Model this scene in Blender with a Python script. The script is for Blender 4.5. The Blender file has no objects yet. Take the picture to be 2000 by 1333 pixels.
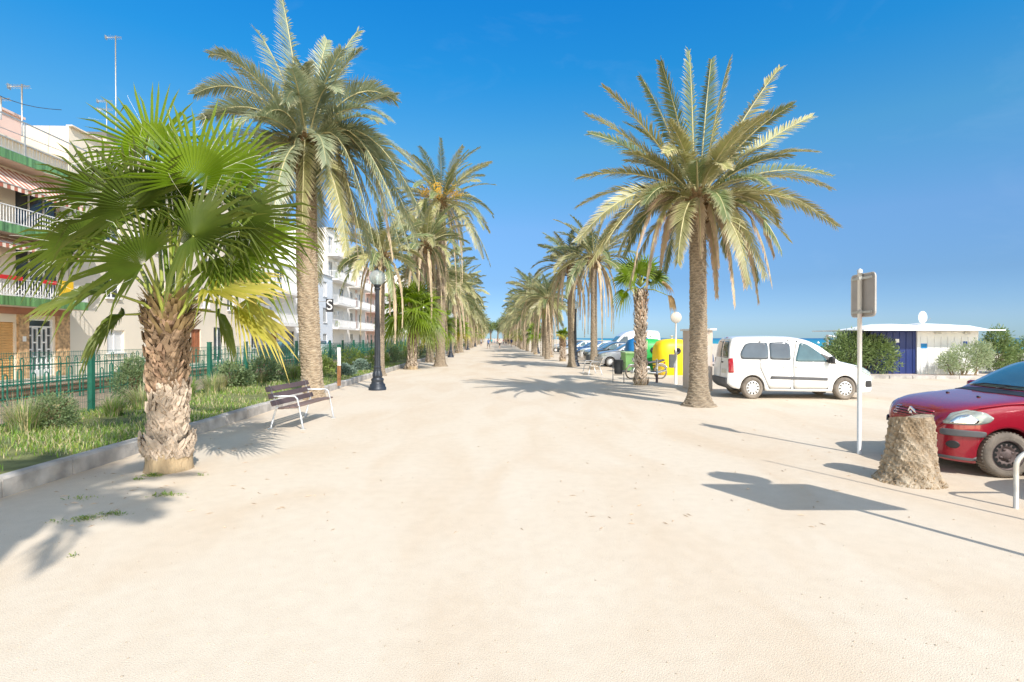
import bpy, bmesh, math, random
import numpy as np
from mathutils import Vector, Matrix
from mathutils.bvhtree import BVHTree
from math import sin, cos, pi, sqrt, radians, atan2, exp
random.seed(11)
scene = bpy.context.scene
COL = scene.collection
# ------------------------------------------------ camera, sky, sun, exposure
CAMH = 1.78; FPX = 1050.0; HOR = 661.0
cam_d = bpy.data.cameras.new('camera'); cam = bpy.data.objects.new('camera', cam_d); COL.objects.link(cam)
cam.location = (0, 0, CAMH); cam.rotation_euler = (radians(90) - math.atan(5.5/FPX), 0, 0)
cam_d.sensor_width = 36.0; cam_d.lens = 36.0*FPX/2000.0; cam_d.clip_start = 0.05; cam_d.clip_end = 30000
scene.camera = cam
SUN_EL = radians(42); SUN_V = Vector((0.53, -1.0, 0)).normalized()
to_sun = Vector((SUN_V.x*cos(SUN_EL), SUN_V.y*cos(SUN_EL), sin(SUN_EL)))
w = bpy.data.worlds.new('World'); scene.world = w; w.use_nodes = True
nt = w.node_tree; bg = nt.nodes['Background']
sky = nt.nodes.new('ShaderNodeTexSky'); sky.sky_type = 'NISHITA'; sky.sun_disc = False
sky.sun_elevation = SUN_EL; sky.sun_rotation = math.atan2(SUN_V.x, SUN_V.y); sky.altitude = 0
sky.air_density = 0.7; sky.dust_density = 0.15; sky.ozone_density = 3.2
hs = nt.nodes.new('ShaderNodeHueSaturation'); hs.inputs['Saturation'].default_value = 1.12
nt.links.new(sky.outputs[0], hs.inputs['Color'])
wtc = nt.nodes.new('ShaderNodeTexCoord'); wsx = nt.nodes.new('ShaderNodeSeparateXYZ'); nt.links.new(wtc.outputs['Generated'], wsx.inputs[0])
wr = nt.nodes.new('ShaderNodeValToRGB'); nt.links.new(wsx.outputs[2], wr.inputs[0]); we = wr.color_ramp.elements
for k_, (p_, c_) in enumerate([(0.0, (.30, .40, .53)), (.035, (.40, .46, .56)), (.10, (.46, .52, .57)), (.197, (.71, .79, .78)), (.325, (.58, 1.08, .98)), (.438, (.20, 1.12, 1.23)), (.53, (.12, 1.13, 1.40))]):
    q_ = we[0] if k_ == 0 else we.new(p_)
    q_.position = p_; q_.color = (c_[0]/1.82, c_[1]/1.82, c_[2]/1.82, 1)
zt_ = we[len(we)-1]; zt_.position = .74; zt_.color = (1.35, 1.1, .85, 1)  # overhead sky raised and warmed to add fill light to the shadows
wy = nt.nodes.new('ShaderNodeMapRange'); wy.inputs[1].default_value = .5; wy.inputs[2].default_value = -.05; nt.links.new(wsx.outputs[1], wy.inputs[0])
wb = nt.nodes.new('ShaderNodeMixRGB'); nt.links.new(wy.outputs[0], wb.inputs[0]); nt.links.new(wr.outputs[0], wb.inputs[1]); wb.inputs[2].default_value = (2.1, 1.32, .78, 1)  # sky behind the camera brightened and whitened as added shadow fill
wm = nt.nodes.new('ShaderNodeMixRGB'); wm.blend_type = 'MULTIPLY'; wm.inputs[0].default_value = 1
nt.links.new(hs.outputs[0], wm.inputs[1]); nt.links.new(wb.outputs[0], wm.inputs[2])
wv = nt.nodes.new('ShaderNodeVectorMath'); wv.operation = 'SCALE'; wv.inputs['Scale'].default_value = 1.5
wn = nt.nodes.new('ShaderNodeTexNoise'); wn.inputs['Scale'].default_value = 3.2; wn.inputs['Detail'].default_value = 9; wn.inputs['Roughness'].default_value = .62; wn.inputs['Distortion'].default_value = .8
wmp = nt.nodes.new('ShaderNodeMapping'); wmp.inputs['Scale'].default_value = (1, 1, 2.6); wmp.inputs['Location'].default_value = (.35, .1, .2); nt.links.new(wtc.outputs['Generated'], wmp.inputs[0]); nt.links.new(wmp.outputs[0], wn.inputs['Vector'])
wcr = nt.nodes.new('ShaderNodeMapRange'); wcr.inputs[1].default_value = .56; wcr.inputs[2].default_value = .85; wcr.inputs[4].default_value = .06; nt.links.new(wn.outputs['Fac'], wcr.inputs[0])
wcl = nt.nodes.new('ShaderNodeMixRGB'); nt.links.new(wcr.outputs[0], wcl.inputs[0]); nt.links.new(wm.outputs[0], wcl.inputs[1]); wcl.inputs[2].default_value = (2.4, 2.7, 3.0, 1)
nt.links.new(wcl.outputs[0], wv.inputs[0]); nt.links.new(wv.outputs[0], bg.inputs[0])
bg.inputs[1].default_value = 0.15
sl = bpy.data.lights.new('sun', 'SUN'); sl.energy = 3.15; sl.angle = radians(0.6); sl.color = (1.0, 0.955, 0.885)
so = bpy.data.objects.new('sun', sl); COL.objects.link(so); so.rotation_euler = (-to_sun).to_track_quat('-Z', 'Y').to_euler()
so.location = (0, 0, 30)
vs = scene.view_settings; vs.view_transform = 'Standard'; vs.look = 'None'; vs.gamma = 1; vs.exposure = 0.77
scene.cycles.max_bounces = 6; scene.cycles.transparent_max_bounces = 12; scene.cycles.use_denoising = True
SL = 0.033                                     # the promenade drifts to the left as it recedes
# ------------------------------------------------ helpers
def P(px, py, z=0.0):
    D = (CAMH - z)*FPX/(py - HOR); return Vector(((px - 1000)*D/FPX, D, z))
def PD(px, py, D):
    return Vector(((px - 1000)*D/FPX, D, CAMH - (py - HOR)*D/FPX))
def pchip(xs, ys):
    xs = np.array(xs, float); ys = np.array(ys, float); h = np.diff(xs); d = np.diff(ys)/h
    m = np.zeros(len(xs)); m[0] = d[0]; m[-1] = d[-1]
    for i in range(1, len(xs)-1):
        if d[i-1]*d[i] > 0:
            w1 = 2*h[i]+h[i-1]; w2 = h[i]+2*h[i-1]; m[i] = (w1+w2)/(w1/d[i-1]+w2/d[i])
    def f(x):
        x = min(max(x, xs[0]), xs[-1]); i = min(max(int(np.searchsorted(xs, x))-1, 0), len(xs)-2)
        t = (x-xs[i])/h[i]
        return float((2*t**3-3*t**2+1)*ys[i]+(t**3-2*t**2+t)*h[i]*m[i]+(-2*t**3+3*t**2)*ys[i+1]+(t**3-t**2)*h[i]*m[i+1])
    return f
MATS = {}
def mat(name, col, rough=0.7, metal=0.0, var=0.15, scale=3.0, bump=0.0, bscale=40.0, trans=0.0, tip=None, col2=None,
        coat=0.0, spec=0.5, alpha=1.0, stretch=None, objvar=0.0, dark=None):
    """procedural material: noise-varied base colour, optional second colour, tip colour (attribute), bump, translucency"""
    if name in MATS: return MATS[name]
    m = bpy.data.materials.new(name); m.use_nodes = True; n = m.node_tree.nodes; l = m.node_tree.links
    b = n['Principled BSDF']; b.inputs['Roughness'].default_value = rough; b.inputs['Metallic'].default_value = metal
    b.inputs['Coat Weight'].default_value = coat; b.inputs['Coat Roughness'].default_value = 0.06
    b.inputs['Specular IOR Level'].default_value = spec; b.inputs['Alpha'].default_value = alpha
    tc = n.new('ShaderNodeTexCoord'); vec = tc.outputs['Object']
    if stretch:
        mp = n.new('ShaderNodeMapping'); mp.inputs['Scale'].default_value = stretch; l.new(vec, mp.inputs[0]); vec = mp.outputs[0]
    nz = n.new('ShaderNodeTexNoise'); nz.inputs['Scale'].default_value = scale; nz.inputs['Detail'].default_value = 6
    l.new(vec, nz.inputs['Vector'])
    rp = n.new('ShaderNodeValToRGB'); rp.color_ramp.elements[0].position = 0.3; rp.color_ramp.elements[1].position = 0.7
    a = [c*(1-var) for c in col]; c2 = col2 if col2 else [min(1, c*(1+var)) for c in col]
    rp.color_ramp.elements[0].color = (*a, 1); rp.color_ramp.elements[1].color = (*c2, 1)
    l.new(nz.outputs['Fac'], rp.inputs[0]); out = rp.outputs[0]
    if tip:
        at = n.new('ShaderNodeAttribute'); at.attribute_name = 'tipness'
        mx = n.new('ShaderNodeMixRGB'); mx.inputs[2].default_value = (*tip, 1)
        l.new(at.outputs['Fac'], mx.inputs[0]); l.new(out, mx.inputs[1]); out = mx.outputs[0]
    if objvar:
        oi = n.new('ShaderNodeObjectInfo'); hv = n.new('ShaderNodeHueSaturation'); mr = n.new('ShaderNodeMapRange')
        mr.inputs[3].default_value = 1-objvar; mr.inputs[4].default_value = 1+objvar
        l.new(oi.outputs['Random'], mr.inputs[0]); l.new(mr.outputs[0], hv.inputs['Value']); l.new(out, hv.inputs['Color']); out = hv.outputs[0]
    l.new(out, b.inputs['Base Color'])
    if bump:
        n2 = n.new('ShaderNodeTexNoise'); n2.inputs['Scale'].default_value = bscale; n2.inputs['Detail'].default_value = 5
        l.new(vec, n2.inputs['Vector']); bp = n.new('ShaderNodeBump'); bp.inputs['Strength'].default_value = bump
        bp.inputs['Distance'].default_value = 0.02; l.new(n2.outputs['Fac'], bp.inputs['Height']); l.new(bp.outputs[0], b.inputs['Normal'])
    if trans:
        tr = n.new('ShaderNodeBsdfTranslucent'); mi = n.new('ShaderNodeMixShader'); mi.inputs[0].default_value = trans
        br = n.new('ShaderNodeHueSaturation'); br.inputs['Value'].default_value = 1.6; br.inputs['Saturation'].default_value = 1.15
        l.new(out, br.inputs['Color']); l.new(br.outputs[0], tr.inputs[0])
        l.new(b.outputs[0], mi.inputs[1]); l.new(tr.outputs[0], mi.inputs[2]); l.new(mi.outputs[0], n['Material Output'].inputs[0])
    MATS[name] = m; return m
def glass_mat(name, col, mixf, rough=0.03):
    if name in MATS: return MATS[name]
    m = bpy.data.materials.new(name); m.use_nodes = True; n = m.node_tree.nodes; l = m.node_tree.links
    b = n['Principled BSDF']; b.inputs['Base Color'].default_value = (*col, 1); b.inputs['Roughness'].default_value = rough
    b.inputs['Specular IOR Level'].default_value = 0.8
    t = n.new('ShaderNodeBsdfTransparent'); t.inputs[0].default_value = (0.75, 0.9, 0.9, 1)
    mi = n.new('ShaderNodeMixShader'); mi.inputs[0].default_value = mixf
    l.new(t.outputs[0], mi.inputs[1]); l.new(b.outputs[0], mi.inputs[2]); l.new(mi.outputs[0], n['Material Output'].inputs[0])
    MATS[name] = m; return m
class MB:
    def __init__(s): s.v = []; s.f = []; s.m = []; s.t = []; s.hast = False; s.sm = []
    def add(s, vs_, fs_, mi=0, tips=None, smooth=False):
        o = len(s.v); s.v.extend([tuple(q) for q in vs_]); s.f.extend([tuple(i+o for i in f) for f in fs_]); s.m.extend([mi]*len(fs_)); s.sm.extend([smooth]*len(fs_))
        if tips is not None: s.hast = True
        s.t.extend(tips if tips is not None else [0.0]*len(vs_))
    def box(s, c, size, mi=0, rot=None, bev=0.0):
        hx, hy, hz = size[0]/2, size[1]/2, size[2]/2; c = Vector(c)
        if bev <= 0:
            vs_ = [Vector((x, y, z)) for x in (-hx, hx) for y in (-hy, hy) for z in (-hz, hz)]
            fs_ = [(0,1,3,2),(4,6,7,5),(0,4,5,1),(2,3,7,6),(0,2,6,4),(1,5,7,3)]
        else:
            bm = bmesh.new(); bmesh.ops.create_cube(bm, size=1.0)
            for q in bm.verts: q.co = Vector((q.co.x*size[0], q.co.y*size[1], q.co.z*size[2]))
            bmesh.ops.bevel(bm, geom=bm.edges[:], offset=min(bev, min(size)*0.45), segments=2, affect='EDGES', profile=0.5)
            bm.verts.ensure_lookup_table(); vs_ = [q.co.copy() for q in bm.verts]; fs_ = [tuple(v.index for v in f.verts) for f in bm.faces]; bm.free()
        if rot is not None: vs_ = [rot @ q for q in vs_]
        s.add([q+c for q in vs_], fs_, mi)
    def tube(s, pts, r, n=8, mi=0, cap=True, smooth=True, tips=None):
        pts = [Vector(p) for p in pts]; k = len(pts); vs_ = []; fs_ = []
        rr = r if isinstance(r, (list, tuple)) else [r]*k
        ref = None
        for i, p in enumerate(pts):
            t = (pts[min(i+1, k-1)]-pts[max(i-1, 0)]).normalized()
            if ref is None: ref = Vector((0, 0, 1)) if abs(t.z) < 0.9 else Vector((1, 0, 0))
            a = t.cross(ref).normalized(); b = a.cross(t).normalized(); ref = b
            for j in range(n):
                an = 2*pi*j/n; vs_.append(p + (a*cos(an)+b*sin(an))*rr[i])
        for i in range(k-1):
            for j in range(n):
                q = (j+1) % n; fs_.append((i*n+j, i*n+q, (i+1)*n+q, (i+1)*n+j))
        if cap: fs_.append(tuple(range(n))); fs_.append(tuple((k-1)*n+j for j in reversed(range(n))))
        s.add(vs_, fs_, mi, smooth=smooth, tips=tips)
    def lathe(s, prof, n=24, c=(0, 0, 0), mi=0, axis='z', smooth=True, cap=True):
        vs_ = []; fs_ = []; c = Vector(c)
        for (r, z) in prof:
            for j in range(n):
                a = 2*pi*j/n; x, y = r*cos(a), r*sin(a)
                vs_.append(c + (Vector((x, y, z)) if axis == 'z' else Vector((x, z, y)) if axis == 'y' else Vector((z, x, y))))
        k = len(prof)
        for i in range(k-1):
            for j in range(n):
                q = (j+1) % n; fs_.append((i*n+j, i*n+q, (i+1)*n+q, (i+1)*n+j))
        if cap: fs_.append(tuple(range(n))); fs_.append(tuple((k-1)*n+j for j in reversed(range(n))))
        s.add(vs_, fs_, mi, smooth=smooth)
    def prism(s, outline, z0, z1, mi=0):   # outline in (x,y)
        n = len(outline); vs_ = [(x, y, z0) for x, y in outline]+[(x, y, z1) for x, y in outline]
        s.add(vs_, [tuple(reversed(range(n))), tuple(range(n, 2*n))]+[(i, (i+1) % n, n+(i+1) % n, n+i) for i in range(n)], mi)
    def build(s, name, mats, parent=None, loc=None, rot=None, recalc=False):
        me = bpy.data.meshes.new(name); me.from_pydata(s.v, [], s.f)
        if not isinstance(mats, (list, tuple)): mats = [mats]
        for m in mats: me.materials.append(m)
        me.polygons.foreach_set('material_index', s.m); me.polygons.foreach_set('use_smooth', s.sm)
        if s.hast:
            at = me.attributes.new('tipness', 'FLOAT', 'POINT'); at.data.foreach_set('value', s.t)
        if recalc:
            bm = bmesh.new(); bm.from_mesh(me); bmesh.ops.recalc_face_normals(bm, faces=bm.faces[:]); bm.to_mesh(me); bm.free()
        me.update(); o = bpy.data.objects.new(name, me); COL.objects.link(o)
        if parent is not None: o.parent = parent
        if loc is not None: o.location = loc
        if rot is not None: o.rotation_euler = (0, 0, rot)
        return o
def tag(o, label, cat, group=None, kind=None):
    o['label'] = label
    if cat: o['category'] = cat
    if group: o['group'] = group
    if kind: o['kind'] = kind
    return o
def thing(name, label, cat, loc=(0, 0, 0), rz=0.0, group=None):
    o = bpy.data.objects.new(name, None); COL.objects.link(o); o.location = loc; o.rotation_euler = (0, 0, rz); o.empty_display_size = 0.2
    return tag(o, label, cat, group)
def struct(o, label=None):
    o['kind'] = 'structure'
    if label: o['label'] = label
    return o
def kids(o): return [c for c in bpy.data.objects if c.parent == o]
def copy_tree(o, loc=None, rz=None, label=None, parent=None, scale=None, group=None):
    c = o.copy(); COL.objects.link(c)
    if parent is not None: c.parent = parent
    if loc is not None: c.location = loc
    if rz is not None: c.rotation_euler = (0, 0, rz)
    if scale is not None: c.scale = (scale,)*3 if not isinstance(scale, (tuple, list)) else scale
    if label: c['label'] = label
    if group: c['group'] = group
    for ch in kids(o): copy_tree(ch, parent=c)
    return c
def noise3(x, y, z):
    return (sin(x*1.7+y*2.3+0.5*z)+sin(y*3.1-z*1.3+1.1*x)+sin(z*2.9+x*2.1-y*0.7+2.0))/3
ORD = ['first','second','third','fourth','fifth','sixth','seventh','eighth','ninth','tenth','eleventh','twelfth','thirteenth','fourteenth','fifteenth','sixteenth','seventeenth','eighteenth','nineteenth','twentieth','twenty-first','twenty-second','twenty-third','twenty-fourth','twenty-fifth','twenty-sixth']
# ------------------------------------------------ shared materials
def ground_mat():
    m = bpy.data.materials.new('sandy_ground'); m.use_nodes = True; n = m.node_tree.nodes; l = m.node_tree.links
    b = n['Principled BSDF']; b.inputs['Roughness'].default_value = 0.95; b.inputs['Specular IOR Level'].default_value = 0.15
    tc = n.new('ShaderNodeTexCoord')
    def noise(s, det=6, dist=0.0, vec=None):
        q = n.new('ShaderNodeTexNoise'); q.inputs['Scale'].default_value = s; q.inputs['Detail'].default_value = det
        q.inputs['Distortion'].default_value = dist; l.new(vec or tc.outputs['Object'], q.inputs['Vector']); return q.outputs['Fac']
    def ramp(f, stops):
        r = n.new('ShaderNodeValToRGB'); e = r.color_ramp.elements
        e[0].position, e[0].color = stops[0][0], (*stops[0][1], 1); e[1].position, e[1].color = stops[-1][0], (*stops[-1][1], 1)
        for p_, c_ in stops[1:-1]:
            q = e.new(p_); q.color = (*c_, 1)
        l.new(f, r.inputs[0]); return r.outputs[0]
    def mix(fac, a, c, mode='MIX'):
        q = n.new('ShaderNodeMixRGB'); q.blend_type = mode
        if isinstance(fac, float): q.inputs[0].default_value = fac
        else: l.new(fac, q.inputs[0])
        for s_, v in ((1, a), (2, c)):
            if isinstance(v, tuple): q.inputs[s_].default_value = (*v, 1)
            else: l.new(v, q.inputs[s_])
        return q.outputs[0]
    mp = n.new('ShaderNodeMapping'); mp.inputs['Scale'].default_value = (1.0, 0.35, 1.0); mp.inputs['Rotation'].default_value = (0, 0, 0.25)
    l.new(tc.outputs['Object'], mp.inputs[0])
    big = ramp(noise(0.22, 7, 0.6), [(0.30, (0.64, 0.54, 0.42)), (0.5, (0.66, 0.572, 0.46)), (0.72, (0.67, 0.592, 0.49))])
    streak = ramp(noise(0.9, 8, 0.8, mp.outputs[0]), [(0.30, (0.60, 0.475, 0.345)), (0.58, (0.66, 0.575, 0.465))])
    c = mix(0.62, big, streak)
    mid = ramp(noise(7.0, 8), [(0.3, (0.965, 0.96, 0.95)), (0.7, (1.03, 1.03, 1.03))]); c = mix(1.0, c, mid, 'MULTIPLY')
    fine = ramp(noise(150, 3), [(0.28, (0.78, 0.75, 0.72)), (0.5, (1, 1, 1)), (0.75, (1.08, 1.08, 1.08))]); c = mix(1.0, c, fine, 'MULTIPLY')
    vo = n.new('ShaderNodeTexVoronoi'); vo.inputs['Scale'].default_value = 9; l.new(tc.outputs['Object'], vo.inputs['Vector'])
    sp = ramp(vo.outputs['Distance'], [(0.0, (1, 1, 1)), (0.055, (1, 1, 1)), (0.075, (0, 0, 0))])
    msk = ramp(noise(1.3, 2), [(0.5, (0, 0, 0)), (0.75, (1, 1, 1))]); spm = mix(1.0, sp, msk, 'MULTIPLY')
    c = mix(spm, c, (0.34, 0.26, 0.18))
    l.new(c, b.inputs['Base Color'])
    h1 = n.new('ShaderNodeMath'); h1.operation = 'MULTIPLY_ADD'; h1.inputs[1].default_value = 0.8
    l.new(noise(5, 6), h1.inputs[0]); l.new(noise(120, 3), h1.inputs[2])
    bp = n.new('ShaderNodeBump'); bp.inputs['Strength'].default_value = 0.45; bp.inputs['Distance'].default_value = 0.012
    l.new(h1.outputs[0], bp.inputs['Height']); l.new(bp.outputs[0], b.inputs['Normal'])
    return m
GROUND = ground_mat()
M_date = [mat('date_leaf_green', (0.13, 0.175, 0.065), 0.42, var=0.3, scale=1.2, trans=0.18, tip=(0.46, 0.42, 0.26), objvar=0.12),
          mat('date_leaf_yellowish', (0.27, 0.27, 0.11), 0.45, var=0.35, scale=1.2, trans=0.18, tip=(0.58, 0.50, 0.34), objvar=0.12),
          mat('date_leaf_dry', (0.50, 0.38, 0.27), 0.8, var=0.35, scale=2, trans=0.12, tip=(0.55, 0.45, 0.32)),
          mat('date_rachis', (0.46, 0.42, 0.22), 0.55, var=0.2, scale=2),
          mat('date_leaf_silver', (0.235, 0.285, 0.175), 0.36, var=0.25, scale=1.2, trans=0.2, tip=(0.50, 0.46, 0.30), objvar=0.08),
          mat('date_boot', (0.24, 0.16, 0.08), 0.9, var=0.5, scale=9, bump=0.5),
          mat('date_fruit', (0.80, 0.45, 0.03), 0.5, var=0.3, scale=20)]
M_trunk = mat('date_trunk', (0.235, 0.175, 0.115), 0.95, var=0.32, scale=7, bump=0.8, bscale=30, tip=(0.50, 0.41, 0.30))
M_trunk_pale = M_trunk
M_trunk = mat('date_trunk_grey', (0.17, 0.13, 0.09), 0.95, var=0.35, scale=7, bump=0.8, bscale=30, tip=(0.40, 0.33, 0.245))
M_fan = [mat('fan_leaf_green', (0.075, 0.125, 0.009), 0.5, var=0.35, scale=2.0, trans=0.30, tip=(0.20, 0.23, 0.04), objvar=0.45),
         mat('fan_leaf_lime', (0.20, 0.30, 0.018), 0.42, var=0.2, scale=2.0, trans=0.42, tip=(0.26, 0.32, 0.07)),
         mat('fan_leaf_yellow', (0.33, 0.34, 0.025), 0.45, var=0.25, scale=2.0, trans=0.4, tip=(0.66, 0.55, 0.20)),
         mat('fan_petiole', (0.32, 0.36, 0.07), 0.45, var=0.25, scale=3),
         mat('fan_thread', (0.72, 0.72, 0.62), 0.8, var=0.1),
         mat('fan_leaf_dead', (0.40, 0.29, 0.15), 0.85, var=0.3, scale=5)]
M_boot = [mat('fan_boot_dark', (0.235, 0.16, 0.10), 0.9, var=0.45, scale=10, bump=0.5), mat('fan_boot_pale', (0.47, 0.38, 0.295), 0.95, var=0.3, scale=10, bump=0.5),
          mat('fan_boot_rust', (0.33, 0.215, 0.14), 0.9, var=0.35, scale=10), mat('fan_trunk_base', (0.36, 0.27, 0.165), 1.0, var=0.35, scale=6, bump=1.0, bscale=35, stretch=(1, 1, 0.35)),
          mat('fan_fibre', (0.20, 0.13, 0.075), 1.0, var=0.4, scale=25, bump=1.0, bscale=60)]
M_white = mat('white_paint', (0.80, 0.79, 0.77), 0.5, var=0.04, scale=2)
M_black = mat('black_plastic', (0.025, 0.025, 0.028), 0.5, var=0.2)
M_darkmet = mat('lamp_iron', (0.035, 0.042, 0.055), 0.42, 0.3, var=0.25, scale=6, bump=0.15)
M_galv = mat('galvanised_steel', (0.52, 0.52, 0.50), 0.4, 0.6, var=0.12, scale=8)
M_greenpaint = mat('green_fence_paint', (0.008, 0.115, 0.075), 0.45, var=0.2, scale=5)
M_leafbush = mat('oleander_leaf', (0.13, 0.20, 0.07), 0.5, var=0.35, scale=3, trans=0.25, tip=(0.24, 0.30, 0.12))
M_stem = mat('bush_stem', (0.16, 0.11, 0.06), 0.9)
# ------------------------------------------------ ground, lawn strip, tracks, beach, sea
def sheet(name, pts, z, m, label):
    mb = MB(); mb.add([(x, y, z) for x, y in pts], [tuple(range(len(pts)))]); return struct(mb.build(name, m), label)
sheet('ground', [(-400, -40), (60, -40), (60, 60), (75, 400), (75, 2500), (-400, 2500)], 0.0, GROUND, 'pale sandy promenade and car park ground')
M_sea = None
def sea_mat():
    m = bpy.data.materials.new('sea_water'); m.use_nodes = True; n = m.node_tree.nodes; l = m.node_tree.links
    b = n['Principled BSDF']; b.inputs['Roughness'].default_value = 0.35; b.inputs['Specular IOR Level'].default_value = 0.25
    tc = n.new('ShaderNodeTexCoord'); sx = n.new('ShaderNodeSeparateXYZ'); l.new(tc.outputs['Object'], sx.inputs[0])
    r = n.new('ShaderNodeValToRGB'); mr = n.new('ShaderNodeMapRange'); mr.inputs[1].default_value = 75; mr.inputs[2].default_value = 1200
    l.new(sx.outputs[0], mr.inputs[0]); l.new(mr.outputs[0], r.inputs[0]); e = r.color_ramp.elements
    e[0].color = (0.03, 0.42, 0.50, 1); e[1].color = (0.004, 0.13, 0.32, 1); q = e.new(0.25); q.color = (0.01, 0.27, 0.43, 1)
    nz = n.new('ShaderNodeTexNoise'); nz.inputs['Scale'].default_value = 0.02; nz.inputs['Detail'].default_value = 8
    mx = n.new('ShaderNodeMixRGB'); mx.blend_type = 'MULTIPLY'; mx.inputs[0].default_value = 0.5
    l.new(tc.outputs['Object'], nz.inputs['Vector']); l.new(r.outputs[0], mx.inputs[1]); l.new(nz.outputs['Fac'], mx.inputs[2]); l.new(mx.outputs[0], b.inputs['Base Color'])
    n2 = n.new('ShaderNodeTexNoise'); n2.inputs['Scale'].default_value = 0.5; n2.inputs['Detail'].default_value = 6; l.new(tc.outputs['Object'], n2.inputs['Vector'])
    bp = n.new('ShaderNodeBump'); bp.inputs['Strength'].default_value = 0.7; bp.inputs['Distance'].default_value = 0.6; l.new(n2.outputs['Fac'], bp.inputs['Height']); l.new(bp.outputs[0], b.inputs['Normal'])
    return m
mb = MB(); mb.add([(60, -40, 0), (95, -40, -2.2), (60, 60, 0), (95, 60, -2.2), (75, 400, 0), (110, 400, -2.2), (75, 2500, 0), (110, 2500, -2.2)], [(0, 1, 3, 2), (2, 3, 5, 4), (4, 5, 7, 6)])
M_beach = mat('beach_sand', (0.62, 0.50, 0.36), 0.95, var=0.12, scale=0.4, bump=0.3, bscale=3)
struct(mb.build('beach', M_beach), 'sandy beach sloping down to the sea')
sheet('sea', [(68, -3000), (20000, -3000), (20000, 22000), (68, 22000)], -1.45, sea_mat(), 'turquoise and blue sea out to the horizon')
def lx(x0, D): return x0 - SL*D
def strip(name, xa, xb, z, m, label, y0=0, y1=320, step=4):
    mb = MB(); k = int((y1-y0)/step)
    for i in range(k):
        a, b_ = y0+i*step, y0+(i+1)*step
        mb.add([(lx(xa, a), a, z), (lx(xb, a), a, z), (lx(xb, b_), b_, z), (lx(xa, b_), b_, z)], [(0, 1, 2, 3)])
    return struct(mb.build(name, m), label)
M_soil = mat('lawn_soil', (0.10, 0.13, 0.04), 1.0, var=0.35, scale=2.5, bump=0.6, bscale=30, col2=(0.24, 0.25, 0.09))
strip('lawn_bed', -9.3, -5.62, 0.16, M_soil, 'strip of lawn and planting behind the kerb')
M_ballast = mat('track_ballast', (0.25, 0.17, 0.11), 1.0, var=0.4, scale=9, bump=1.0, bscale=20, col2=(0.40, 0.30, 0.21))
strip('track_bed', -17.2, -9.3, 0.04, M_ballast, 'brown ballast bed of the railway')
strip('street', -20.0, -17.2, 0.06, mat('street_surface', (0.50, 0.45, 0.38), 0.9, var=0.12, scale=1.0, bump=0.2), 'pale street in front of the houses')
# kerb: chamfered concrete blocks joined into one kerb line
M_kerb = mat('kerb_concrete', (0.41, 0.385, 0.36), 0.9, var=0.35, scale=3, bump=0.5, bscale=25)
mb = MB(); y = 1.0; rk = random.Random(3)
while y < 200:
    L_ = 0.99; dz = rk.uniform(-.012, .012); dx = rk.uniform(-.012, .012); h = 0.215+dz
    sec = [(-0.14, 0.0), (0.0, 0.0), (0.0, h-0.03), (-0.03, h), (-0.14, h)]
    vs_ = [(lx(-5.49, yy)+dx+a, yy, b_) for yy in (y, y+L_) for a, b_ in sec]
    mb.add(vs_, [(0, 1, 2, 3, 4), (9, 8, 7, 6, 5)]+[(i, i+5, (i+1) % 5+5, (i+1) % 5) for i in range(5)])
    y += 1.0
struct(mb.build('kerb', M_kerb, recalc=True), 'grey concrete kerb along the lawn')
# rails
def rail(x0, label):
    mb = MB()
    for i in range(70):
        a, b_ = i*4.0, i*4.0+4.0
        for (w_, z0, z1) in ((0.07, .16, .20), (0.02, .06, .16), (0.13, .04, .06)):
            xa, xb = lx(x0, a), lx(x0, b_)
            mb.add([(xa-w_/2, a, z0), (xa+w_/2, a, z0), (xa+w_/2, a, z1), (xa-w_/2, a, z1), (xb-w_/2, b_, z0), (xb+w_/2, b_, z0), (xb+w_/2, b_, z1), (xb-w_/2, b_, z1)],
                   [(0, 1, 5, 4), (1, 2, 6, 5), (2, 3, 7, 6), (3, 0, 4, 7)])
    return tag(mb.build('rail', mat('rusty_rail', (0.20, 0.11, 0.07), 0.7, 0.4, var=0.3)), label, 'rail')
rail(-13.4, 'rusty railway rail nearer the green mesh fence'); rail(-14.9, 'rusty railway rail nearer the houses')
# lawn grass blades (stuff)
def blades(name, label, n, region, hmin, hmax, mats, wid=0.006, lean=0.5, power=1.0, patch=None, z=0.16):
    mb = MB(); r = random.Random(hash(name) % 999 if False else len(name)*7)
    for i in range(n):
        D = region[2] + (region[3]-region[2])*(r.random()**power); x0 = r.uniform(region[0], region[1])
        if patch and noise3(x0*patch, D*patch, 1.0) < r.uniform(-0.6, 0.4): continue
        x = lx(x0, D); h = r.uniform(hmin, hmax); a = r.uniform(0, 2*pi); lw = wid*(1+D*0.04)
        d = Vector((cos(a), sin(a), 0)); s_ = Vector((-sin(a), cos(a), 0))*lw; le = r.uniform(0.1, lean)*h
        p0 = Vector((x, D, z)); p1 = p0+d*le*0.4+Vector((0, 0, h*0.6)); p2 = p0+d*le*1.3+Vector((0, 0, h))
        mb.add([p0-s_, p0+s_, p1+s_*.7, p1-s_*.7, p2], [(0, 1, 2, 3), (3, 2, 4)], r.randrange(len(mats)), tips=[0, 0, .4, .4, 1])
    o = mb.build(name, mats); return tag(o, label, 'grass', kind='stuff')
G1 = mat('grass_green', (0.14, 0.26, 0.035), 0.6, var=0.3, scale=1, trans=0.3, tip=(0.26, 0.40, 0.07))
G2 = mat('grass_lime', (0.26, 0.34, 0.05), 0.6, var=0.3, scale=1, trans=0.3, tip=(0.42, 0.44, 0.14))
G3 = mat('grass_straw', (0.50, 0.42, 0.22), 0.7, var=0.25, scale=1, trans=0.2, tip=(0.66, 0.56, 0.36))
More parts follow.
